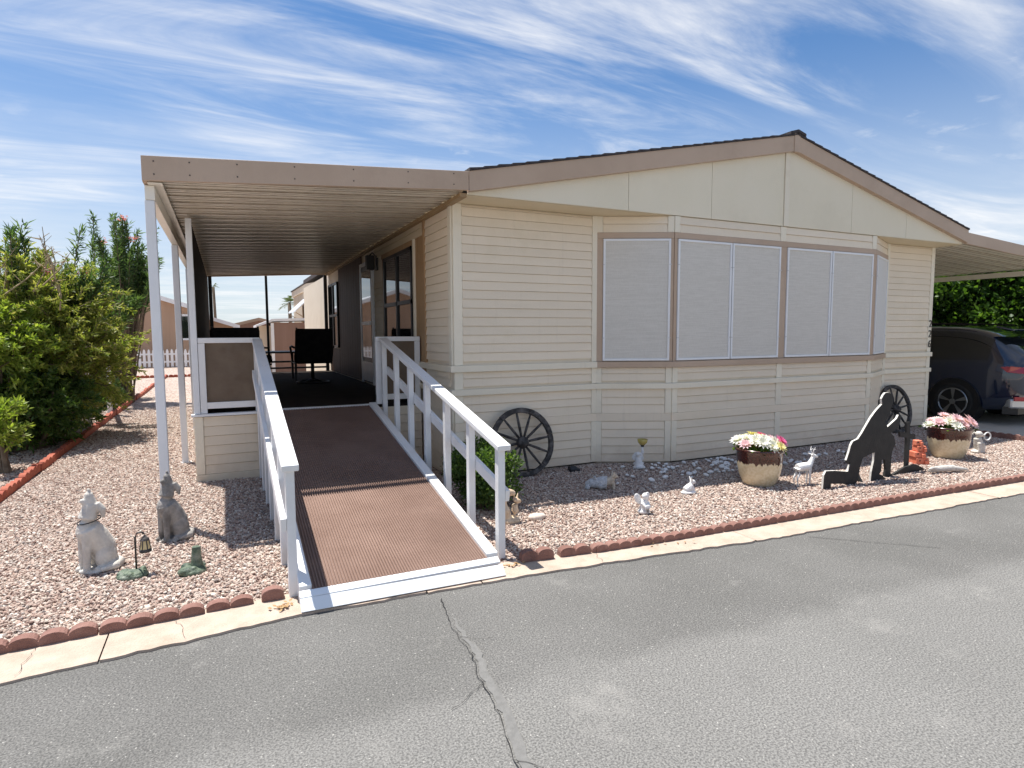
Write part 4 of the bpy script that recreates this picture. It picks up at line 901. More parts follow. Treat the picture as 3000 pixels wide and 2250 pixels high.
# ------------------------------------------------------------------ wagon wheels
def wagon_wheel(label, loc, rz_, lean, dia):
    w_ = thing('wagon_wheel', label, 'wagon wheel', loc, rz_, 'wagon wheels against the house'); w_.rotation_euler = (lean, 0, rz_)
    Ro, Ri, th = dia/2, dia/2-0.055, 0.045
    for k in range(6):
        a0, a1 = 2*math.pi*k/6+0.2, 2*math.pi*(k+1)/6+0.19; mb = MB(); vs = []; n_ = 9
        jr = random.uniform(-0.003, 0.003)
        for i in range(n_):
            a = a0+(a1-a0)*i/(n_-1); ca, sa = math.cos(a), math.sin(a)
            for r_, y in ((Ri, -th/2), (Ro+jr, -th/2), (Ro+jr, th/2), (Ri, th/2)): vs.append((r_*ca, y, Ro+r_*sa))
        fs = [(4*i+j, 4*i+(j+1) % 4, 4*i+4+(j+1) % 4, 4*i+4+j) for i in range(n_-1) for j in range(4)]+[(3, 2, 1, 0), tuple(4*(n_-1)+j for j in range(4))]
        mb.add(vs, fs).build('felloe', wheelwood, w_, bevel=0.006, local=True)
    for k in range(12):
        a = 2*math.pi*k/12+0.12; ca, sa = math.cos(a), math.sin(a)
        MB().tube([(0.05*ca, 0, Ro+0.05*sa), (0.2*ca, 0, Ro+0.2*sa), (Ri*ca+0.006*ca, 0, Ro+(Ri+0.006)*sa)], [0.013, 0.016, 0.011], 8).build('spoke', wheelwood, w_, smooth=True, local=True)
    mb = MB(); prof = [(0.0, -0.075), (0.035, -0.075), (0.045, -0.05), (0.062, -0.04), (0.07, 0), (0.062, 0.04), (0.0, 0.06)]
    mb.lathe(prof, 18); hb = MB(); hb.add([(x, z, y+Ro) for x, y, z in mb.v], mb.f); hb.build('hub', wheelwood, w_, smooth=True, local=True)
    MB().tube([(0, -0.078, Ro), (0, -0.07, Ro)], 0.018, 10).build('hub_cap', black_metal, w_, local=True)
    return w_
wagon_wheel('weathered wagon wheel leaning on the wall beside the boxwood', (2.94, 5.84, 0.01), 0.0, math.radians(-12), 0.77)
wagon_wheel('weathered wagon wheel leaning at the right corner behind the kneeling silhouette', (9.5, 5.84, 0.0), 0.0, math.radians(-12), 0.77)

# ------------------------------------------------------------------ statues
def howler(label, loc, rz_, m, sc=1.0, band=False):
    h_ = thing('howling_dog_statue', label, 'statue', loc, rz_); h_.scale = (sc*0.9, sc*0.9, sc)
    P = [('t', [(0.085, 0, 0.07), (0.06, 0, 0.14), (0.02, 0, 0.22), (-0.03, 0, 0.29), (-0.025, 0, 0.35), (-0.005, 0, 0.405), (0.0, 0, 0.44)], [0.07, 0.085, 0.08, 0.078, 0.06, 0.052, 0.046], 14),
         ('e', (-0.05, 0, 0.265), (0.05, 0.06, 0.075)),
         ('t', [(0.005, 0, 0.425), (-0.005, 0, 0.47), (-0.008, 0, 0.51), (-0.004, 0, 0.54)], [0.046, 0.036, 0.025, 0.017], 10),     # upper jaw to the sky
         ('t', [(-0.005, 0, 0.43), (-0.035, 0, 0.455), (-0.062, 0, 0.475)], [0.036, 0.024, 0.013], 10),                            # lower jaw
         ('e', (0.06, -0.055, 0.085), (0.075, 0.045, 0.085)), ('e', (0.06, 0.055, 0.085), (0.075, 0.045, 0.085)),
         ('t', [(0.05, -0.075, 0.022), (-0.02, -0.08, 0.02)], [0.024, 0.02], 8), ('t', [(0.05, 0.075, 0.022), (-0.02, 0.08, 0.02)], [0.024, 0.02], 8),
         ('t', [(0.14, 0, 0.035), (0.155, -0.05, 0.03), (0.10, -0.115, 0.028), (0.0, -0.125, 0.026)], [0.03, 0.03, 0.027, 0.016], 10),
         ('e', (0.03, 0, 0.008), (0.13, 0.12, 0.014))]
    for s in (-1, 1):
        P += [('t', [(-0.045, s*0.036, 0.26), (-0.055, s*0.04, 0.13), (-0.058, s*0.04, 0.02)], [0.036, 0.026, 0.022], 10), ('e', (-0.075, s*0.04, 0.018), (0.034, 0.022, 0.018)),
              ('t', [(0.03, s*0.035, 0.445), (0.055, s*0.05, 0.40), (0.06, s*0.052, 0.345)], [0.02, 0.026, 0.008], 8)]
    blob('body', P, m, h_, 0.0065, 3)
    if band:
        ring = [(-0.015+0.072*math.cos(a), 0.066*math.sin(a), 0.335+0.012*math.cos(a)) for a in np.linspace(0, 2*math.pi, 25)]
        MB().tube(ring, 0.004, 6, cap=False).build('collar_cord', black_metal, h_, local=True)
    return h_
howler('pale stone howling dog statue with a thin dark cord round its neck', (-0.86, 4.80, 0.01), math.radians(28), stone_pale, 1.04, True)
howler('dark weathered grey howling dog statue standing near the awning post', (-0.44, 5.27, 0.01), math.radians(35), stone_dark, 1.0)
# two mossy figurine bases; the cartoon figures on them are left out
def base_mound(label, loc, rx, ry, seed):
    b_ = thing('figurine_base', label, 'garden ornament', loc)
    r = random.Random(seed)
    P = [('e', (0, 0, 0.012), (rx, ry, 0.035))]+[('e', (r.uniform(-0.6, 0.6)*rx, r.uniform(-0.6, 0.6)*ry, 0.03), (r.uniform(0.02, 0.04), r.uniform(0.02, 0.035), r.uniform(0.015, 0.03))) for _ in range(9)]
    blob('mound', P, moss, b_, 0.005, 1); return b_
bl = base_mound('low mossy green ornament base carrying a small lantern', (-0.61, 4.55, 0.008), 0.095, 0.08, 1)
ln = MB(); ln.tube([(0.02, 0.02, 0.02), (0.022, 0.02, 0.26), (0.035, 0.018, 0.285), (0.06, 0.015, 0.29), (0.075, 0.014, 0.275)], 0.006, 8); ln.build('hanger', black_metal, bl, smooth=True, local=True)
lt = thing('small_lantern', 'small brown lantern with cream panes hanging over the mossy base', 'lantern', (-0.532, 4.564, 0.163))
MB().lathe([(0, 0), (0.036, 0), (0.038, 0.012), (0.03, 0.02), (0, 0.02)], 14).build('lantern_base', wheelwood, lt, local=True)
for k in range(6):
    a0, a1 = 2*math.pi*k/6+0.1, 2*math.pi*(k+1)/6-0.1
    MB().add([(0.030*math.cos(a0), 0.030*math.sin(a0), 0.02), (0.030*math.cos(a1), 0.030*math.sin(a1), 0.02), (0.020*math.cos(a1), 0.020*math.sin(a1), 0.08), (0.020*math.cos(a0), 0.020*math.sin(a0), 0.08)], [(0, 1, 2, 3)]).build('pane', lamp_pane, lt, local=True)
    a = 2*math.pi*k/6; MB().tube([(0.031*math.cos(a), 0.031*math.sin(a), 0.018), (0.021*math.cos(a), 0.021*math.sin(a), 0.082)], 0.004, 5).build('rib', wheelwood, lt, local=True)
MB().lathe([(0.028, 0.078), (0.022, 0.092), (0.010, 0.104), (0.004, 0.112), (0.0, 0.118)], 14).build('lantern_cap', wheelwood, lt, local=True)
br = base_mound('mossy green ornament base with a small tree stump, nearest the ramp', (-0.26, 4.46, 0.008), 0.09, 0.085, 2)
blob('stump', [('t', [(0.03, 0.02, 0.0), (0.028, 0.02, 0.08), (0.03, 0.022, 0.17)], [0.05, 0.034, 0.028], 10), ('t', [(0.03, 0.02, 0.04), (-0.03, 0.0, 0.015)], [0.025, 0.012], 8)], moss, br, 0.005, 1)

# tan statue of two animals by the last baluster
ts = thing('animal_pair_statue', 'tan statue of two animals nestled together beside the ramp post', 'statue', (2.10, 4.50, 0.01), math.radians(10))
blob('body', [('e', (0, 0, 0.02), (0.11, 0.08, 0.025)), ('t', [(-0.03, 0, 0.02), (-0.045, 0, 0.12), (-0.05, 0, 0.2), (-0.02, -0.01, 0.25)], [0.06, 0.048, 0.036, 0.034], 12), ('e', (0.01, -0.01, 0.255), (0.06, 0.03, 0.028), (0, 0.35, 0)),
  ('t', [(-0.05, 0.02, 0.25), (-0.075, 0.03, 0.29)], [0.016, 0.006], 6), ('t', [(-0.02, 0.025, 0.26), (-0.03, 0.045, 0.3)], [0.015, 0.006], 6),
  ('t', [(0.045, -0.02, 0.02), (0.055, -0.02, 0.09), (0.05, -0.02, 0.15)], [0.042, 0.034, 0.024], 10), ('e', (0.075, -0.025, 0.175), (0.042, 0.022, 0.02), (0, 0.3, 0)), ('t', [(0.05, -0.01, 0.18), (0.06, 0.0, 0.235)], [0.012, 0.005], 6), ('t', [(0.075, -0.015, 0.19), (0.1, 0.0, 0.235)], [0.012, 0.005], 6),
  ('t', [(-0.06, -0.05, 0.015), (0.06, -0.07, 0.015)], [0.024, 0.018], 8)], stone_tan, ts, 0.006, 2)
# log with a small animal
lg = thing('log_animal_statue', 'grey hollow log ornament with a small buff animal at its mouth', 'statue', (3.40, 5.03, 0.01), math.radians(-32))
blob('log', [('t', [(-0.17, 0.015, 0.045), (-0.12, 0.01, 0.06), (-0.06, 0, 0.066), (0.0, 0, 0.074), (0.045, 0, 0.072)], [0.026, 0.047, 0.052, 0.066, 0.06], 12), ('e', (-0.15, -0.035, 0.028), (0.028, 0.026, 0.026)), ('t', [(-0.06, -0.02, 0.10), (-0.085, -0.03, 0.145)], [0.018, 0.011], 7), ('e', (-0.02, -0.05, 0.05), (0.03, 0.025, 0.03)), ('e', (0.035, 0.02, 0.12), (0.02, 0.02, 0.02))], log_m, lg, 0.005, 1)
blob('animal', [('t', [(0.03, 0, 0.08), (0.085, 0, 0.095), (0.105, -0.005, 0.125)], [0.045, 0.042, 0.032], 10), ('e', (0.115, -0.01, 0.15), (0.034, 0.032, 0.03)), ('t', [(0.13, -0.015, 0.145), (0.158, -0.02, 0.138)], [0.018, 0.01], 8),
  ('t', [(0.1, 0.015, 0.165), (0.098, 0.024, 0.198)], [0.014, 0.004], 6), ('t', [(0.115, -0.03, 0.165), (0.12, -0.038, 0.198)], [0.014, 0.004], 6), ('t', [(0.095, 0.022, 0.08), (0.10, 0.024, 0.01)], [0.018, 0.013], 8), ('t', [(0.11, -0.026, 0.08), (0.115, -0.028, 0.01)], [0.018, 0.013], 8)], fox_m, lg, 0.005, 2)
# cherub holding up an amber bowl lamp
ch = thing('cherub_lamp', 'small white cherub ornament holding up an amber glass bowl by the wall', 'statue', (4.31, 5.62, 0.01), math.radians(-20))
blob('figure', [('e', (0, 0, 0.02), (0.075, 0.06, 0.025)), ('t', [(0.0, 0, 0.02), (-0.01, 0, 0.09), (-0.005, 0, 0.15)], [0.06, 0.042, 0.034], 10), ('e', (-0.02, -0.015, 0.175), (0.03, 0.03, 0.032)), ('t', [(0.015, -0.01, 0.14), (0.035, -0.015, 0.2), (0.035, 0, 0.26)], [0.018, 0.02, 0.016], 8), ('t', [(-0.05, -0.04, 0.03), (0.03, -0.06, 0.03)], [0.024, 0.02], 8),
  ('e', (-0.03, 0.04, 0.14), (0.045, 0.014, 0.055), (0, 0.5, 0)), ('e', (0.03, 0.045, 0.13), (0.035, 0.012, 0.05), (0, -0.5, 0))], stone_white, ch, 0.006, 2)
MB().lathe([(0.0, 0.262), (0.02, 0.262), (0.02, 0.282), (0.0, 0.282)], 12, (0.035, 0, 0)).build('lamp_collar', black_metal, ch, local=True)
MB().lathe([(0.0, 0.283), (0.03, 0.285), (0.052, 0.31), (0.06, 0.345), (0.056, 0.35), (0.046, 0.318), (0.0, 0.295)], 18, (0.035, 0, 0)).build('lamp_bowl', amber, ch, smooth=True, local=True)
# reading angel
an = thing('angel_figurine', 'small white kneeling angel figurine near the scalloped edging', 'statue', (3.27, 4.19, 0.01), math.radians(0))
blob('figure', [('e', (0, 0, 0.02), (0.06, 0.05, 0.024)), ('t', [(0, 0, 0.02), (0, 0, 0.08), (0, -0.005, 0.125)], [0.048, 0.036, 0.026], 10), ('e', (0, -0.012, 0.158), (0.027, 0.027, 0.03)), ('e', (-0.045, 0.03, 0.13), (0.034, 0.012, 0.055), (0, -0.5, 0)), ('e', (0.045, 0.03, 0.13), (0.034, 0.012, 0.055), (0, 0.5, 0)),
  ('t', [(-0.035, -0.01, 0.1), (-0.02, -0.05, 0.075)], [0.014, 0.011], 8), ('t', [(0.035, -0.01, 0.1), (0.02, -0.05, 0.075)], [0.014, 0.011], 8), ('e', (0, -0.055, 0.07), (0.034, 0.012, 0.022))], stone_white, an, 0.005, 2)
MB().box((-0.022, -0.075, 0.03), (-0.002, -0.067, 0.06)).build('plaque', stone_dark, an, local=True)
# resting fawn / rabbit
bn = thing('rabbit_figurine', 'small white sitting rabbit figurine left of the flower pot', 'statue', (4.08, 4.52, 0.01), math.radians(-10))
blob('body', [('e', (-0.01, 0, 0.016), (0.085, 0.055, 0.018)), ('t', [(-0.05, 0, 0.035), (-0.005, 0, 0.055), (0.025, 0, 0.09)], [0.035, 0.042, 0.028], 10), ('e', (0.035, 0, 0.115), (0.03, 0.024, 0.024)), ('t', [(0.05, 0, 0.112), (0.068, 0, 0.106)], [0.016, 0.01], 8), ('t', [(0.02, -0.012, 0.13), (0.0, -0.03, 0.168)], [0.011, 0.005], 6), ('t', [(0.022, 0.012, 0.13), (0.015, 0.034, 0.168)], [0.011, 0.005], 6), ('t', [(0.03, -0.02, 0.06), (0.05, -0.022, 0.015)], [0.014, 0.011], 6), ('t', [(0.03, 0.02, 0.06), (0.05, 0.022, 0.015)], [0.014, 0.011], 6)], stone_white, bn, 0.005, 2)
# standing deer
dr_ = thing('deer_figurine', 'white standing deer figurine between the flower pot and kneeling silhouette', 'statue', (5.38, 4.26, 0.01), math.radians(-12))
P = [('t', [(-0.085, 0, 0.185), (-0.03, 0, 0.19), (0.035, 0, 0.195), (0.06, 0, 0.205)], [0.04, 0.045, 0.043, 0.036], 12), ('t', [(0.055, 0, 0.20), (0.085, 0, 0.25), (0.1, 0, 0.285)], [0.034, 0.024, 0.02], 10), ('e', (0.112, 0, 0.30), (0.034, 0.02, 0.02), (0, 0.25, 0)), ('t', [(0.13, 0, 0.295), (0.158, 0, 0.286)], [0.015, 0.01], 8), ('t', [(-0.12, 0, 0.19), (-0.13, 0, 0.165)], [0.014, 0.006], 6), ('t', [(0.09, -0.012, 0.315), (0.065, -0.035, 0.325)], [0.009, 0.004], 6), ('t', [(0.09, 0.012, 0.315), (0.065, 0.035, 0.325)], [0.009, 0.004], 6)]
for s in (-1, 1):
    P += [('t', [(0.05, s*0.022, 0.18), (0.054, s*0.024, 0.09), (0.05, s*0.024, 0.0)], [0.017, 0.01, 0.008], 8), ('t', [(-0.085, s*0.024, 0.18), (-0.075, s*0.026, 0.12), (-0.1, s*0.026, 0.075), (-0.093, s*0.026, 0.0)], [0.026, 0.015, 0.01, 0.008], 8)]
blob('body', P, stone_white, dr_, 0.0045, 2)
mb = MB()
for s in (-1, 1):
    mb.tube([(0.1, s*0.008, 0.32), (0.085, s*0.02, 0.36), (0.1, s*0.03, 0.395)], [0.006, 0.005, 0.003], 6); mb.tube([(0.087, s*0.019, 0.36), (0.115, s*0.02, 0.375)], [0.004, 0.002], 5)
mb.build('antler', stone_white, dr_, local=True)
# flower pots
def petals(name, m, root, c, rad, nrm, np_=11):
    nrm = Vector(nrm).normalized(); a = nrm.cross(Vector((0, 0.3, 1))).normalized(); b = nrm.cross(a); mb = MB(); c = Vector(c)
    for ring, (rr_, lift) in enumerate(((1.0, 0.12), (0.62, 0.35))):
        for k in range(np_):
            t_ = 2*math.pi*(k+0.5*ring)/np_; d_ = a*math.cos(t_)+b*math.sin(t_); s_ = a*-math.sin(t_)+b*math.cos(t_)
            p1 = c+d_*rad*rr_*0.55+nrm*rad*lift*0.8; p2 = c+d_*rad*rr_+nrm*rad*lift
            mb.add([c, p1+s_*rad*0.17, p2, p1-s_*rad*0.17], [(0, 1, 2), (0, 2, 3)])
    return mb.build(name, m, root, local=True)
def flower_pot(label, loc, seed, sc, order):
    f_ = thing('flower_pot', label, 'flower pot', loc); f_.scale = (sc,)*3
    MB().lathe([(0, 0.0), (0.145, 0.0), (0.17, 0.03), (0.205, 0.12), (0.226, 0.22), (0.232, 0.31), (0.238, 0.365), (0.252, 0.375), (0.258, 0.39), (0.252, 0.405), (0.235, 0.405), (0.225, 0.38), (0.22, 0.3)], 48).build('pot', potm, f_, smooth=True, local=True)
    MB().lathe([(0.0, 0.368), (0.225, 0.36)], 32).build('soil', soil, f_, local=True)
    r = random.Random(seed)
    for k in range(24):
        rad = 0.235*math.sqrt((k+0.5)/24); a = k*2.4; x, y = rad*math.cos(a), rad*math.sin(a)
        kind = order(x/0.235, y/0.235, r)
        z = 0.485-0.055*(rad/0.235)**2+r.uniform(-0.02, 0.06)
        fl = petals('flower', pet[kind], f_, (x, y, z), r.uniform(0.07, 0.098), (x*1.5, y*1.5-0.2, 0.5))
        if kind == 'white' and k % 3 == 0: MB().ell((x, y, z+0.012), (0.01, 0.01, 0.008), None, 8, 5).build('flower_centre', pet['yellow'] if kind == 'white' else pet['magenta'], fl, local=True)
    v, f = leaves(220, lambda n, g: (np.stack([g.uniform(-0.2, 0.2, n), g.uniform(-0.2, 0.2, n), g.uniform(0.36, 0.41, n)], 1), g.normal(0, 1, (n, 3))), 0.07, 0.03, 0.4, 0.4, seed=seed)
    np_mesh('leaf', v, f, leaf_box, f_, (0, 0, 0))
    return f_
flower_pot('brown and cream glazed pot with white, yellow and magenta flowers, nearer the ramp', (5.0, 4.50, 0.0), 51, 0.98, lambda x, y, r: 'magenta' if x > 0.45 and r.random() < 0.6 else ('pink' if x > 0.3 or (x < -0.1 and r.random() < 0.3) else ('yellow' if -0.1 < x < 0.35 and r.random() < 0.6 else 'white')))
flower_pot('brown and cream glazed pot with pale pink and yellow flowers beside the driveway', (8.19, 4.42, 0.0), 52, 1.0, lambda x, y, r: 'yellow' if x > 0.3 and r.random() < 0.7 else ('pink' if r.random() < 0.55 else 'white'))
# kneeling silhouette cut from plywood, and a cross on a mound
sil = [(6.29,.95),(6.35,.95),(6.40,.92),(6.43,.86),(6.42,.81),(6.39,.78),(6.39,.71),(6.31,.64),(6.35,.58),(6.50,.66),(6.53,.70),(6.57,.69),(6.56,.61),(6.52,.55),(6.41,.51),(6.47,.47),(6.50,.39),(6.46,.32),(6.44,.27),(6.37,.23),(6.28,.23),(6.28,.11),(6.25,.08),(6.30,.06),(6.36,.02),(6.19,.002),(6.11,.01),(6.12,.12),(6.15,.23),(6.16,.32),(6.12,.32),(5.97,.28),(5.93,.19),(5.91,.07),(5.87,.003),(5.79,.01),(5.66,.04),(5.49,.06),(5.49,.005),(5.37,.02),(5.38,.16),(5.41,.20),(5.54,.19),(5.74,.16),(5.77,.23),(5.76,.26),(5.72,.25),(5.71,.28),(5.75,.37),(5.77,.43),(5.80,.47),(5.88,.49),(5.94,.55),(6.00,.62),(6.07,.70),(6.15,.77),(6.24,.83),(6.23,.89),(6.26,.93)]
ks = thing('kneeling_silhouette', 'flat black plywood silhouette of a kneeling person with head bowed', 'silhouette', (5.97, 4.03, 0))
def cutout(name, pts, y0, th, root):
    o = MB().prism([(x, y0, z) for x, z in pts], (0, th, 0)).build(name, flatblack, root)
    o.data.materials.append(edge_sunlit)
    for p in o.data.polygons:
        if abs(p.normal.y) < 0.5 and name == 'figure' and p.normal.x < 0.2 and p.normal.z > -0.2: p.material_index = 1  # only edges turned to the sun get the painted light
    return o
cutout('figure', sil, 4.03, 0.022, ks)
cutout('rear_leg', [(6.40, 0.30), (6.50, 0.38), (6.53, 0.30), (6.53, 0.05), (6.60, 0.0), (6.42, 0.0), (6.44, 0.1)], 4.085, 0.022, ks)
MB().bar((6.0, 4.055, 0.0), (6.0, 4.25, 0.3), 0.03, 0.03).build('prop', flatblack, ks)
cs = thing('wooden_cross', 'small flat black cross standing on a dark mound in front of the kneeling silhouette', 'cross', (6.9, 4.15, 0))
cutout('cross_piece', [(6.89, 0.0), (6.95, 0.0), (6.955, 0.385), (7.04, 0.37), (7.045, 0.43), (6.955, 0.445), (6.935, 0.58), (6.87, 0.58), (6.885, 0.46), (6.76, 0.48), (6.775, 0.42), (6.89, 0.40)], 4.15, 0.022, cs)
cutout('mound', [(6.52, 0.0), (6.66, 0.045), (6.8, 0.085), (6.99, 0.10), (7.12, 0.05), (7.22, 0.0)], 4.10, 0.022, cs)
# tiered terracotta ornament
pg = thing('terracotta_pagoda', 'orange-red tiered terracotta block ornament beside the right flower pot', 'ornament', (7.47, 4.36, 0.005), math.radians(-24))
for i, (wx, z0, z1) in enumerate(((0.15, 0, 0.085), (0.125, 0.087, 0.155), (0.105, 0.157, 0.225), (0.075, 0.227, 0.29))):
    dx = 0.012*(-1)**i
    MB().box((-wx/2+dx, -wx/2, z0), (wx/2+dx, wx/2, z1)).build('tier', terra, pg, bevel=0.008, local=True)
    MB().box((wx*0.1+dx, -wx/2-0.022, z0), (wx*0.45+dx, -wx/2+0.01, z0+(z1-z0)*0.7)).build('buttress', terra, pg, bevel=0.006, local=True)
    for k in (-0.25, 0.3):
        MB().box((k*wx+dx-0.006, -wx/2-0.002, (z0+z1)/2+0.004), (k*wx+dx+0.008, -wx/2+0.002, (z0+z1)/2+0.02)).build('window_hole', flatblack, pg, local=True)
# dog with a ring behind the right pot
dg_ = thing('dog_ring_statue', 'pale sitting dog statue with a ring at the edge of the driveway', 'statue', (8.82, 4.40, 0.01), math.radians(-15))
blob('body', [('e', (0, 0, 0.02), (0.09, 0.07, 0.025)), ('t', [(0.03, 0, 0.06), (0, 0, 0.13), (-0.02, 0, 0.2)], [0.065, 0.055, 0.042], 12), ('e', (-0.01, -0.01, 0.25), (0.042, 0.04, 0.04)), ('t', [(0.02, -0.02, 0.24), (0.055, -0.03, 0.23)], [0.024, 0.016], 8), ('t', [(-0.03, 0.03, 0.27), (-0.05, 0.05, 0.235)], [0.016, 0.008], 6), ('t', [(0.01, 0.035, 0.275), (0.02, 0.06, 0.24)], [0.016, 0.008], 6), ('t', [(-0.03, -0.04, 0.14), (-0.03, -0.05, 0.01)], [0.024, 0.018], 8), ('t', [(0.02, -0.04, 0.14), (0.03, -0.055, 0.01)], [0.024, 0.018], 8)], stone_pale, dg_, 0.006, 2)
MB().tube([(0.1+0.05*math.cos(a), -0.03, 0.22+0.05*math.sin(a)) for a in np.linspace(0, 2*math.pi, 25)], 0.008, 8, cap=False).build('ring', stone_white, dg_, smooth=True, local=True)
# driftwood
dw = thing('driftwood', 'bleached white driftwood branch lying by the edging below the right pot', 'driftwood', (7.27, 3.92, 0.03), math.radians(-6))
blob('branch', [('t', [(-0.25, 0.03, 0.015), (-0.12, 0.02, 0.03), (0.02, -0.01, 0.035), (0.16, -0.03, 0.02), (0.27, -0.05, 0.005)], [0.018, 0.034, 0.038, 0.026, 0.01], 10), ('t', [(-0.12, 0.02, 0.03), (-0.24, 0.0, 0.05), (-0.3, -0.01, 0.045)], [0.026, 0.018, 0.008], 8), ('t', [(0.05, -0.01, 0.03), (0.18, 0.05, 0.03), (0.25, 0.08, 0.01)], [0.022, 0.014, 0.006], 8)], drift, dw, 0.006, 1)
# black cover by the wall
bc = thing('black_cover', 'dark half-dome plastic cover on the gravel against the wall', 'cover', (3.58, 5.86, 0.0), math.radians(-10))
blob('shell', [('t', [(-0.07, 0, 0.03), (0.0, 0, 0.03), (0.06, 0, 0.012)], [0.048, 0.042, 0.02], 14)], black_plastic, bc, 0.006, 2)
# white marble chips scattered by the wall
chips = []
for i in range(3):
    r = random.Random(i); mb = MB(); mb.ell((0, 0, 0), (0.03, 0.021, 0.016), None, 7, 5); mb.v = [tuple(c*(1+r.uniform(-0.22, 0.22)) for c in v) for v in mb.v]; chips.append(mb.mesh('white_stone')); chips[-1].materials.append(mat('white_marble_chip', (0.72, 0.71, 0.70), (0.8, 0.8, 0.79), 30, 0.8))
rc = random.Random(77)
for i in range(130):
    x = rc.gauss(5.2, 0.85) if i < 105 else rc.uniform(3.3, 7.0); y = rc.uniform(4.95, 5.62 if 4.7 < x < 8.5 else 5.8)
    if not 3.4 < x < 7.6: continue
    o = bpy.data.objects.new('white_stone', chips[i % 3]); col.objects.link(o); o.location = (x, y, 0.034); s = rc.uniform(0.6, 1.3); o.scale = (s, s, s); o.rotation_euler = (rc.uniform(-0.4, 0.4), rc.uniform(-0.4, 0.4), rc.uniform(0, 6.28))
    props(o, 'white marble chip scattered on the shaded gravel below the bay window', 'stone', 'white marble chips')
# pale flat rock near the tan statue
pr = blob('pale_rock', [('e', (0, 0, 0.02), (0.075, 0.05, 0.035)), ('e', (0.05, 0.01, 0.02), (0.05, 0.04, 0.025))], mat('pale_pink_rock', (0.6, 0.5, 0.42), (0.7, 0.62, 0.54), 12, 0.9, 0.6, 50), None, 0.008, 1); pr.location = (2.34, 4.46, 0.01); props(pr, 'pale flat rock on the gravel right of the tan statue', 'rock')
# dry leaves collected at the ramp foot
rc = random.Random(9)
lf = MB()
for (cx_, cy_, n_, s_) in ((0.25, 3.62, 26, 0.035), (1.72, 3.60, 14, 0.03), (2.9, 3.50, 16, 0.12), (1.75, 4.6, 8, 0.1)):
    for _ in range(n_):
        p = Vector((rc.gauss(cx_, s_), rc.gauss(cy_, s_*0.6), 0.022+rc.uniform(0, 0.015))); a = rc.uniform(0, 6.28); u_ = Vector((math.cos(a), math.sin(a), rc.uniform(-0.3, 0.3)))*0.016; v_ = Vector((-math.sin(a), math.cos(a), rc.uniform(-0.3, 0.3)))*0.008
        lf.add([p-u_, p-v_, p+u_, p+v_], [(0, 1, 2, 3)])
lo_ = lf.build('dry_leaves', red_panel); props(lo_, 'dry brown leaf litter collected at the foot of the ramp and edging', 'leaves', kind='stuff')

# ------------------------------------------------------------------ parked car
car = thing('parked_car', 'dark blue sport utility vehicle parked under the carport, seen from its rear quarter', 'car', (12.55, 7.6, 0.012))
# lofted body: stations along length (rear = -), half profile from sill to roof centre
ST = [(-2.36, 0.62, 0.50, 0.98, 1.02, 0.55, 1.06), (-2.30, 0.82, 0.34, 1.02, 1.10, 0.62, 1.14), (-2.12, 0.90, 0.27, 1.06, 1.24, 0.66, 1.30), (-1.85, 0.935, 0.24, 1.07, 1.46, 0.66, 1.52), (-1.5, 0.945, 0.22, 1.06, 1.60, 0.66, 1.655),
      (-0.9, 0.95, 0.21, 1.03, 1.63, 0.67, 1.69), (0.0, 0.95, 0.21, 1.0, 1.62, 0.67, 1.69), (0.55, 0.95, 0.21, 0.99, 1.55, 0.65, 1.62), (1.0, 0.95, 0.21, 0.99, 1.28, 0.64, 1.36), (1.35, 0.945, 0.22, 0.98, 1.02, 0.66, 1.06), (1.8, 0.92, 0.24, 0.92, 0.95, 0.60, 0.98), (2.15, 0.82, 0.30, 0.80, 0.84, 0.5, 0.86), (2.28, 0.62, 0.42, 0.66, 0.70, 0.4, 0.72)]
def half(st):
    y, wd, zs, zb, ze, wr, zr = st
    return [(wd*0.86, zs), (wd*0.97, zs+0.06), (wd, (zs+zb)*0.5-0.05), (wd*0.99, zb-0.12), (wd*0.955, zb), (wd*0.955*0.5+wr*0.5+0.02, (zb+ze)/2), (wr+0.03, ze), (wr*0.8, (ze+zr)/2+0.02), (wr*0.4, zr-0.01), (0.0, zr)]
pts = []; npf = 10
for st in ST:
    hp = half(st); y = st[0]
    pts += [(-x, y, z) for x, z in hp]+[(x, y, z) for x, z in hp[-2::-1]]
nr = 2*npf-1
body_f, glass_f, rear_f = [], [], []
for i in range(len(ST)-1):
    for j in range(nr-1):
        f = (i*nr+j, i*nr+j+1, (i+1)*nr+j+1, (i+1)*nr+j)
        jj = min(j, nr-2-j)
        g_ = (jj in (4, 5) and 3 <= i <= 7)
        rg = (i in (1, 2) and jj in (6, 7, 8)) or (i in (7, 8) and jj in (5, 6, 7, 8))
        (glass_f if (g_ or rg) else body_f).append(f)
body_f += [tuple(range(nr-1, -1, -1)), tuple((len(ST)-1)*nr+k for k in range(nr))]
o = MB().add(pts, body_f+glass_f).build('body', carpaint, car, smooth=True, local=True)
o.data.materials.append(glass)
for k in range(len(body_f), len(body_f)+len(glass_f)): o.data.polygons[k].material_index = 1
sbm = o.modifiers.new('sub', 'SUBSURF'); sbm.levels = 2; sbm.render_levels = 2
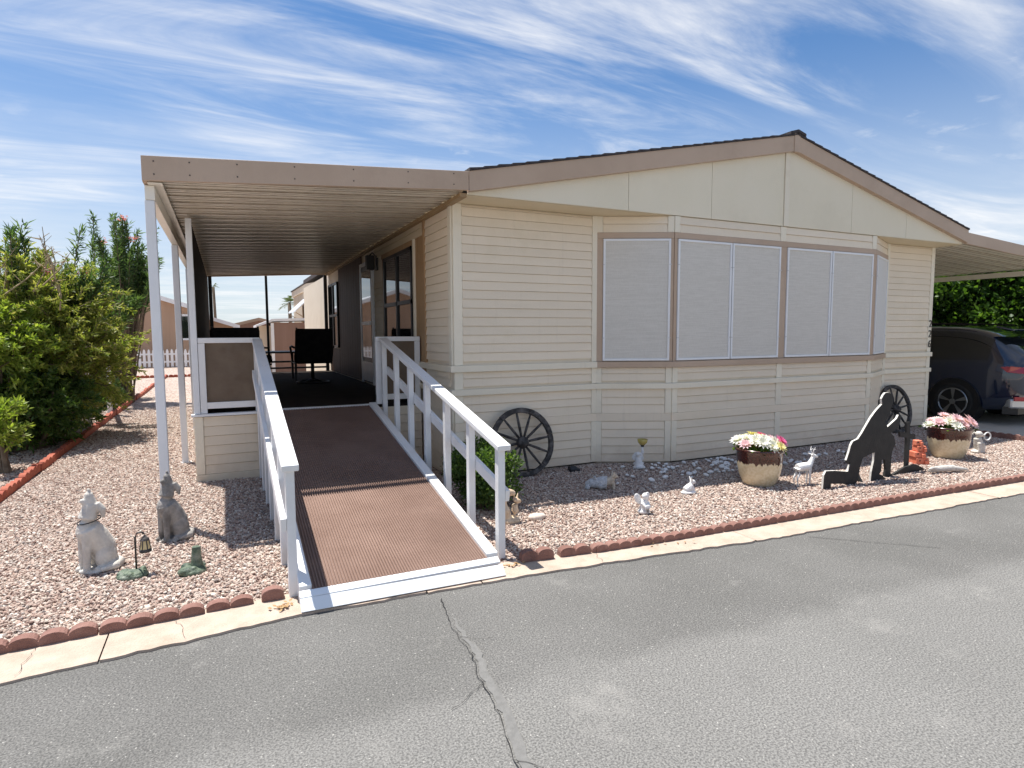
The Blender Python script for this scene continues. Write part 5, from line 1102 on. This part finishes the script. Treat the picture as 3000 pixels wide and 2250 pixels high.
for sx in (-1, 1):
    for wy in (-1.37, 1.38):
        ar = MB().tube([(sx*0.70, wy, 0.345), (sx*0.962, wy, 0.345)], 0.415, 32).build('wheel_arch', carblack, car, local=True)
        wh = MB(); prof = [(0.20, -0.10), (0.30, -0.105), (0.345, -0.085), (0.352, 0), (0.345, 0.085), (0.30, 0.105), (0.235, 0.10), (0.23, 0.0), (0.2, -0.10)]
        wh.lathe(prof, 32); t_ = MB(); t_.add([(sx*(0.865+z), wy+x, 0.345+y) for x, y, z in wh.v], wh.f)
        wo = t_.build('wheel', tyre, car, smooth=True, local=True)
        if sx < 0:
            for k in range(5):
                a = 2*math.pi*k/5+0.3; c_, s_ = math.cos(a), math.sin(a); c2, s2 = math.cos(a+0.16), math.sin(a+0.16); c3, s3 = math.cos(a-0.16), math.sin(a-0.16); xx = -0.966
                MB().prism([(xx, wy+0.04*c3, 0.345+0.04*s3), (xx, wy+0.225*c3, 0.345+0.225*s3), (xx, wy+0.225*c2, 0.345+0.225*s2), (xx, wy+0.04*c2, 0.345+0.04*s2)], (0.02, 0, 0)).build('spoke', rimm, wo, local=True)
            rm_ = MB().tube([(-0.965, wy+0.232*math.cos(a), 0.345+0.232*math.sin(a)) for a in np.linspace(0, 2*math.pi, 33)], 0.012, 6, cap=False).build('rim', rimm, wo, local=True)
            MB().tube([(-0.972, wy, 0.345), (-0.94, wy, 0.345)], 0.05, 12).build('hub', rimm, wo, local=True)
            MB().tube([(-0.93, wy, 0.345), (-0.90, wy, 0.345)], 0.225, 24).build('brake_disc', carblack, wo, local=True)
for sx in (-1, 1):
    MB().prism([(sx*0.95, -2.06, 0.985), (sx*0.925, -2.2, 1.0), (sx*0.80, -2.335, 0.98), (sx*0.45, -2.39, 0.96), (sx*0.45, -2.39, 0.90), (sx*0.82, -2.34, 0.88), (sx*0.94, -2.16, 0.90)], (0, -0.02, 0)).build('tail_lamp', tail, car, local=True)
    MB().prism([(sx*0.90, -2.255, 0.50), (sx*0.80, -2.345, 0.50), (sx*0.80, -2.345, 0.43), (sx*0.90, -2.255, 0.43)], (0, -0.015, 0)).build('reflector', tail, car, local=True)
MB().prism([(-0.88, -2.20, 0.30), (-0.75, -2.36, 0.30), (0.75, -2.36, 0.30), (0.88, -2.2, 0.30), (0.8, -2.0, 0.30), (-0.8, -2.0, 0.30)], (0, 0, 0.16)).build('rear_bumper', chrome, car, bevel=0.03, local=True)
MB().prism([(-0.90, -2.1, 0.2), (-0.8, -2.28, 0.2), (0.8, -2.28, 0.2), (0.9, -2.1, 0.2)], (0, 0, 0.12)).build('lower_valance', carblack, car, local=True)
MB().prism([(-0.62, -1.80, 1.64), (0.62, -1.80, 1.64), (0.58, -2.05, 1.575), (-0.58, -2.05, 1.575)], (0, 0, 0.03)).build('roof_spoiler', carpaint, car, bevel=0.01, local=True)
MB().box((-0.26, -2.41, 0.64), (0.26, -2.395, 0.79)).build('number_plate', platem, car, bevel=0.004, local=True)
for sx in (-1, 1): MB().tube([(sx*0.60, -1.5, 1.69), (sx*0.61, -0.5, 1.735), (sx*0.6, 0.4, 1.69)], 0.015, 6).build('roof_rail', carblack, car, local=True)
car.location = (12.56, 7.6, 0.012)

# ------------------------------------------------------------------ neighbours and distance
def gable_house(name, label, x0, x1, y0, y1, zw, ridge_x, zr, m, roofm, trimm=alu, window=None, over=0.25):
    h_ = thing(name, label, 'house', ((x0+x1)/2, y0, 0))
    MB().prism([(x0, y0, 0), (x1, y0, 0), (x1, y0, zw), (ridge_x, y0, zr), (x0, y0, zw)], (0, y1-y0, 0)).build('wall', m, h_)
    sl = lambda xa, za, xb, zb: MB().prism([(xa, y0-over, za), (xb, y0-over, zb), (xb, y0-over, zb+0.14), (xa, y0-over, za+0.14)], (0, y1-y0+2*over, 0)).build('roof', roofm, h_)
    k1 = (zr-zw)/(ridge_x-x0+1e-6); k2 = (zr-zw)/(x1-ridge_x+1e-6)
    sl(x0-over, zw-k1*over+0.01, ridge_x, zr+0.01); sl(ridge_x, zr+0.01, x1+over, zw-k2*over+0.01)
    for xa, za, xb, zb in ((x0-over, zw-k1*over, ridge_x, zr), (ridge_x, zr, x1+over, zw-k2*over)):
        MB().prism([(xa, y0-over-0.03, za-0.06), (xb, y0-over-0.03, zb-0.06), (xb, y0-over-0.03, zb+0.16), (xa, y0-over-0.03, za+0.16)], (0, 0.025, 0)).build('fascia', trimm, h_)
    for xx in (x0, x1-0.12): MB().box((xx, y0-0.03, 0), (xx+0.12, y0-0.002, zw)).build('corner_board', trimm, h_)
    if window:
        a, b, c, e = window; wn_ = MB().box((a, y0-0.02, c), (b, y0-0.004, e)).build('window', glass, h_)
        for q0, q1 in (((a-0.1, c-0.1), (a, e+0.1)), ((b, c-0.1), (b+0.1, e+0.1)), ((a, e), (b, e+0.1)), ((a, c-0.1), (b, c))): MB().box((q0[0], y0-0.04, q0[1]), (q1[0], y0-0.003, q1[1])).build('frame', trimm, wn_)
    return h_
gable_house('neighbour_house', 'tan gabled neighbour house behind the white picket fence', -8.6, -1.0, 34.5, 46, 2.75, -4.8, 4.0, nbr_tan, alu, alu, (-1.95, -1.5, 1.4, 2.5))
for xx in (-4.9, -2.9): MB().box((xx, 34.47, 0), (xx+0.02, 34.497, 2.7)).build('batten', nbr_tan, bpy.data.objects['neighbour_house'])
pf = thing('picket_fence', 'white picket fence in front of the tan neighbour house', 'fence', (-2.7, 33, 0))
pk = MB().prism([(-0.055, 0, 0.06), (0.055, 0, 0.06), (0.055, 0, 0.78), (0.03, 0, 0.87), (0, 0, 0.9), (-0.03, 0, 0.87), (-0.055, 0, 0.78)], (0, 0.025, 0)).build('picket', alu, pf, local=True)
for i in range(40):
    (pk if i == 0 else share(pk, pf)).location = (-3.6+i*0.19, 0, 0)
for z in (0.25, 0.62): MB().box((-3.7, 0.026, z), (4.0, 0.055, z+0.08)).build('rail', alu, pf, local=True)
# cream home with scalloped window awning seen through the porch
nb = thing('neighbour_house', 'cream neighbour home with a corrugated window awning seen through the porch', 'house', (6.0, 22, 0))
MB().box((3.02, 20.5, 0), (10, 30.5, 3.45)).build('wall', nbr_cream, nb)
for i in range(24): MB().box((3.008, 20.5+i*0.41, 0.3), (3.019, 20.5+i*0.41+0.02, 3.3)).build('batten', nbr_cream, nb)
MB().box((2.96, 20.4, 3.30), (10.1, 30.6, 3.56)).build('fascia', nbr_cream, nb); MB().box((2.92, 20.35, 3.562), (10.2, 30.65, 3.61)).build('roof', shingle, nb)
wn_ = MB().box((2.99, 24.3, 1.35), (3.006, 26.4, 2.75)).build('window', glass, nb)
for a, b, c, e in ((24.2, 24.3, 1.25, 2.85), (26.4, 26.5, 1.25, 2.85), (24.3, 26.4, 2.75, 2.85), (24.3, 26.4, 1.25, 1.35), (25.3, 25.4, 1.35, 2.75)): MB().box((2.96, a, c), (3.007, b, e)).build('frame', wood_trim, wn_)
for i in range(18):
    y = 23.9+i*0.15
    MB().prism([(3.0, y, 2.98), (2.42, y, 2.42+0.02*(i % 2)), (2.42, y, 2.46+0.02*(i % 2)), (3.0, y, 3.02)], (0, 0.14, 0)).build('awning_slat', alu, nb)
MB().tube([(2.44, 24.0, 2.40), (3.0, 24.0, 2.05)], 0.015, 6).build('awning_arm', wood_trim, nb); MB().tube([(2.44, 26.5, 2.40), (3.0, 26.5, 2.05)], 0.015, 6).build('awning_arm', wood_trim, nb)
sh = thing('garden_shed', 'small brown shed with white trim seen through the porch', 'shed', (1.9, 24, 0))
MB().box((1.62, 24, 0), (2.9, 26, 2.02)).build('wall', nbr_brown, sh); MB().box((1.15, 24.3, 0), (1.61, 26, 1.9)).build('side_wall', nbr_cream, sh)
MB().prism([(1.05, 23.9, 1.84), (1.62, 23.9, 2.06), (3.0, 23.9, 2.10), (3.0, 23.9, 2.2), (1.6, 23.9, 2.15), (1.05, 23.9, 1.92)], (0, 2.3, 0)).build('roof', alu, sh); MB().box((1.55, 23.96, 0), (1.66, 23.999, 2.0)).build('corner_board', alu, sh)
gable_house('distant_house', 'distant low brown house roof on the left through the porch opening', -4.5, 0.6, 40, 50, 2.05, -2.0, 2.9, nbr_tan, nbr_roof, alu)
gable_house('distant_house', 'distant low brown house roof in the centre of the porch opening', -0.3, 5.2, 48, 58, 1.95, 2.3, 2.62, nbr_brown, nbr_roof, nbr_roof)
def palm(label, loc, h, r, nf, seed, tr=0.11):
    p_ = thing('palm_tree', label, 'palm tree', loc); q = random.Random(seed)
    MB().tube([(0, 0, 0), (0.05, 0, h*0.5), (0, 0, h)], [tr*1.4, tr, tr*0.9], 10).build('trunk', bark, p_, smooth=True, local=True)
    for k in range(nf):
        a = 2*math.pi*k/nf+q.uniform(-0.2, 0.2); el = q.uniform(-0.5, 1.1); mb = MB(); d_ = Vector((math.cos(a)*math.cos(el), math.sin(a)*math.cos(el), math.sin(el)))
        prev = Vector((0, 0, h)); L_ = r*q.uniform(0.8, 1.1)
        for s in range(7):
            nx = Vector((0, 0, h))+d_*L_*(s+1)/7+Vector((0, 0, -0.35*r*((s+1)/7)**2)); sd = d_.cross(Vector((0, 0, 1))).normalized(); 
            if s > 1:
                for sg in (-1, 1):
                    for u in (0, 0.5):
                        b_ = prev.lerp(nx, u); mb.add([b_, b_+d_*L_*0.05, b_+sd*sg*r*0.28+d_*r*0.22+Vector((0, 0, -0.12*r))], [(0, 1, 2)])
            mb.tube([prev, nx], 0.015*r, 4, cap=False); prev = nx
        mb.build('frond', leaf_palm, p_, local=True)
    return p_
palm('tall thin palm at the left of the porch opening', (-0.75, 62, 0), 5.9, 0.55, 14, 1, 0.13)
palm('bushy palm beside the cream neighbour home in the distance', (6.5, 70, 0), 4.9, 1.25, 18, 2, 0.2)
# white carport posts and wall of the lot next door, half hidden by the planting
np_ = thing('neighbour_carport', 'white carport posts of the next lot half hidden by the shrubs', 'carport', (-3.2, 15, 0))
for x, y in ((-2.12, 14.2), (-2.27, 13.0), (-2.85, 17.0)): MB().box((x-0.04, y-0.04, 0), (x+0.04, y+0.04, 2.35)).build('post', alu, np_)
MB().bar((-2.1, 12.9, 2.4), (-2.85, 17.1, 2.4), 0.08, 0.12).build('beam', alu, np_)
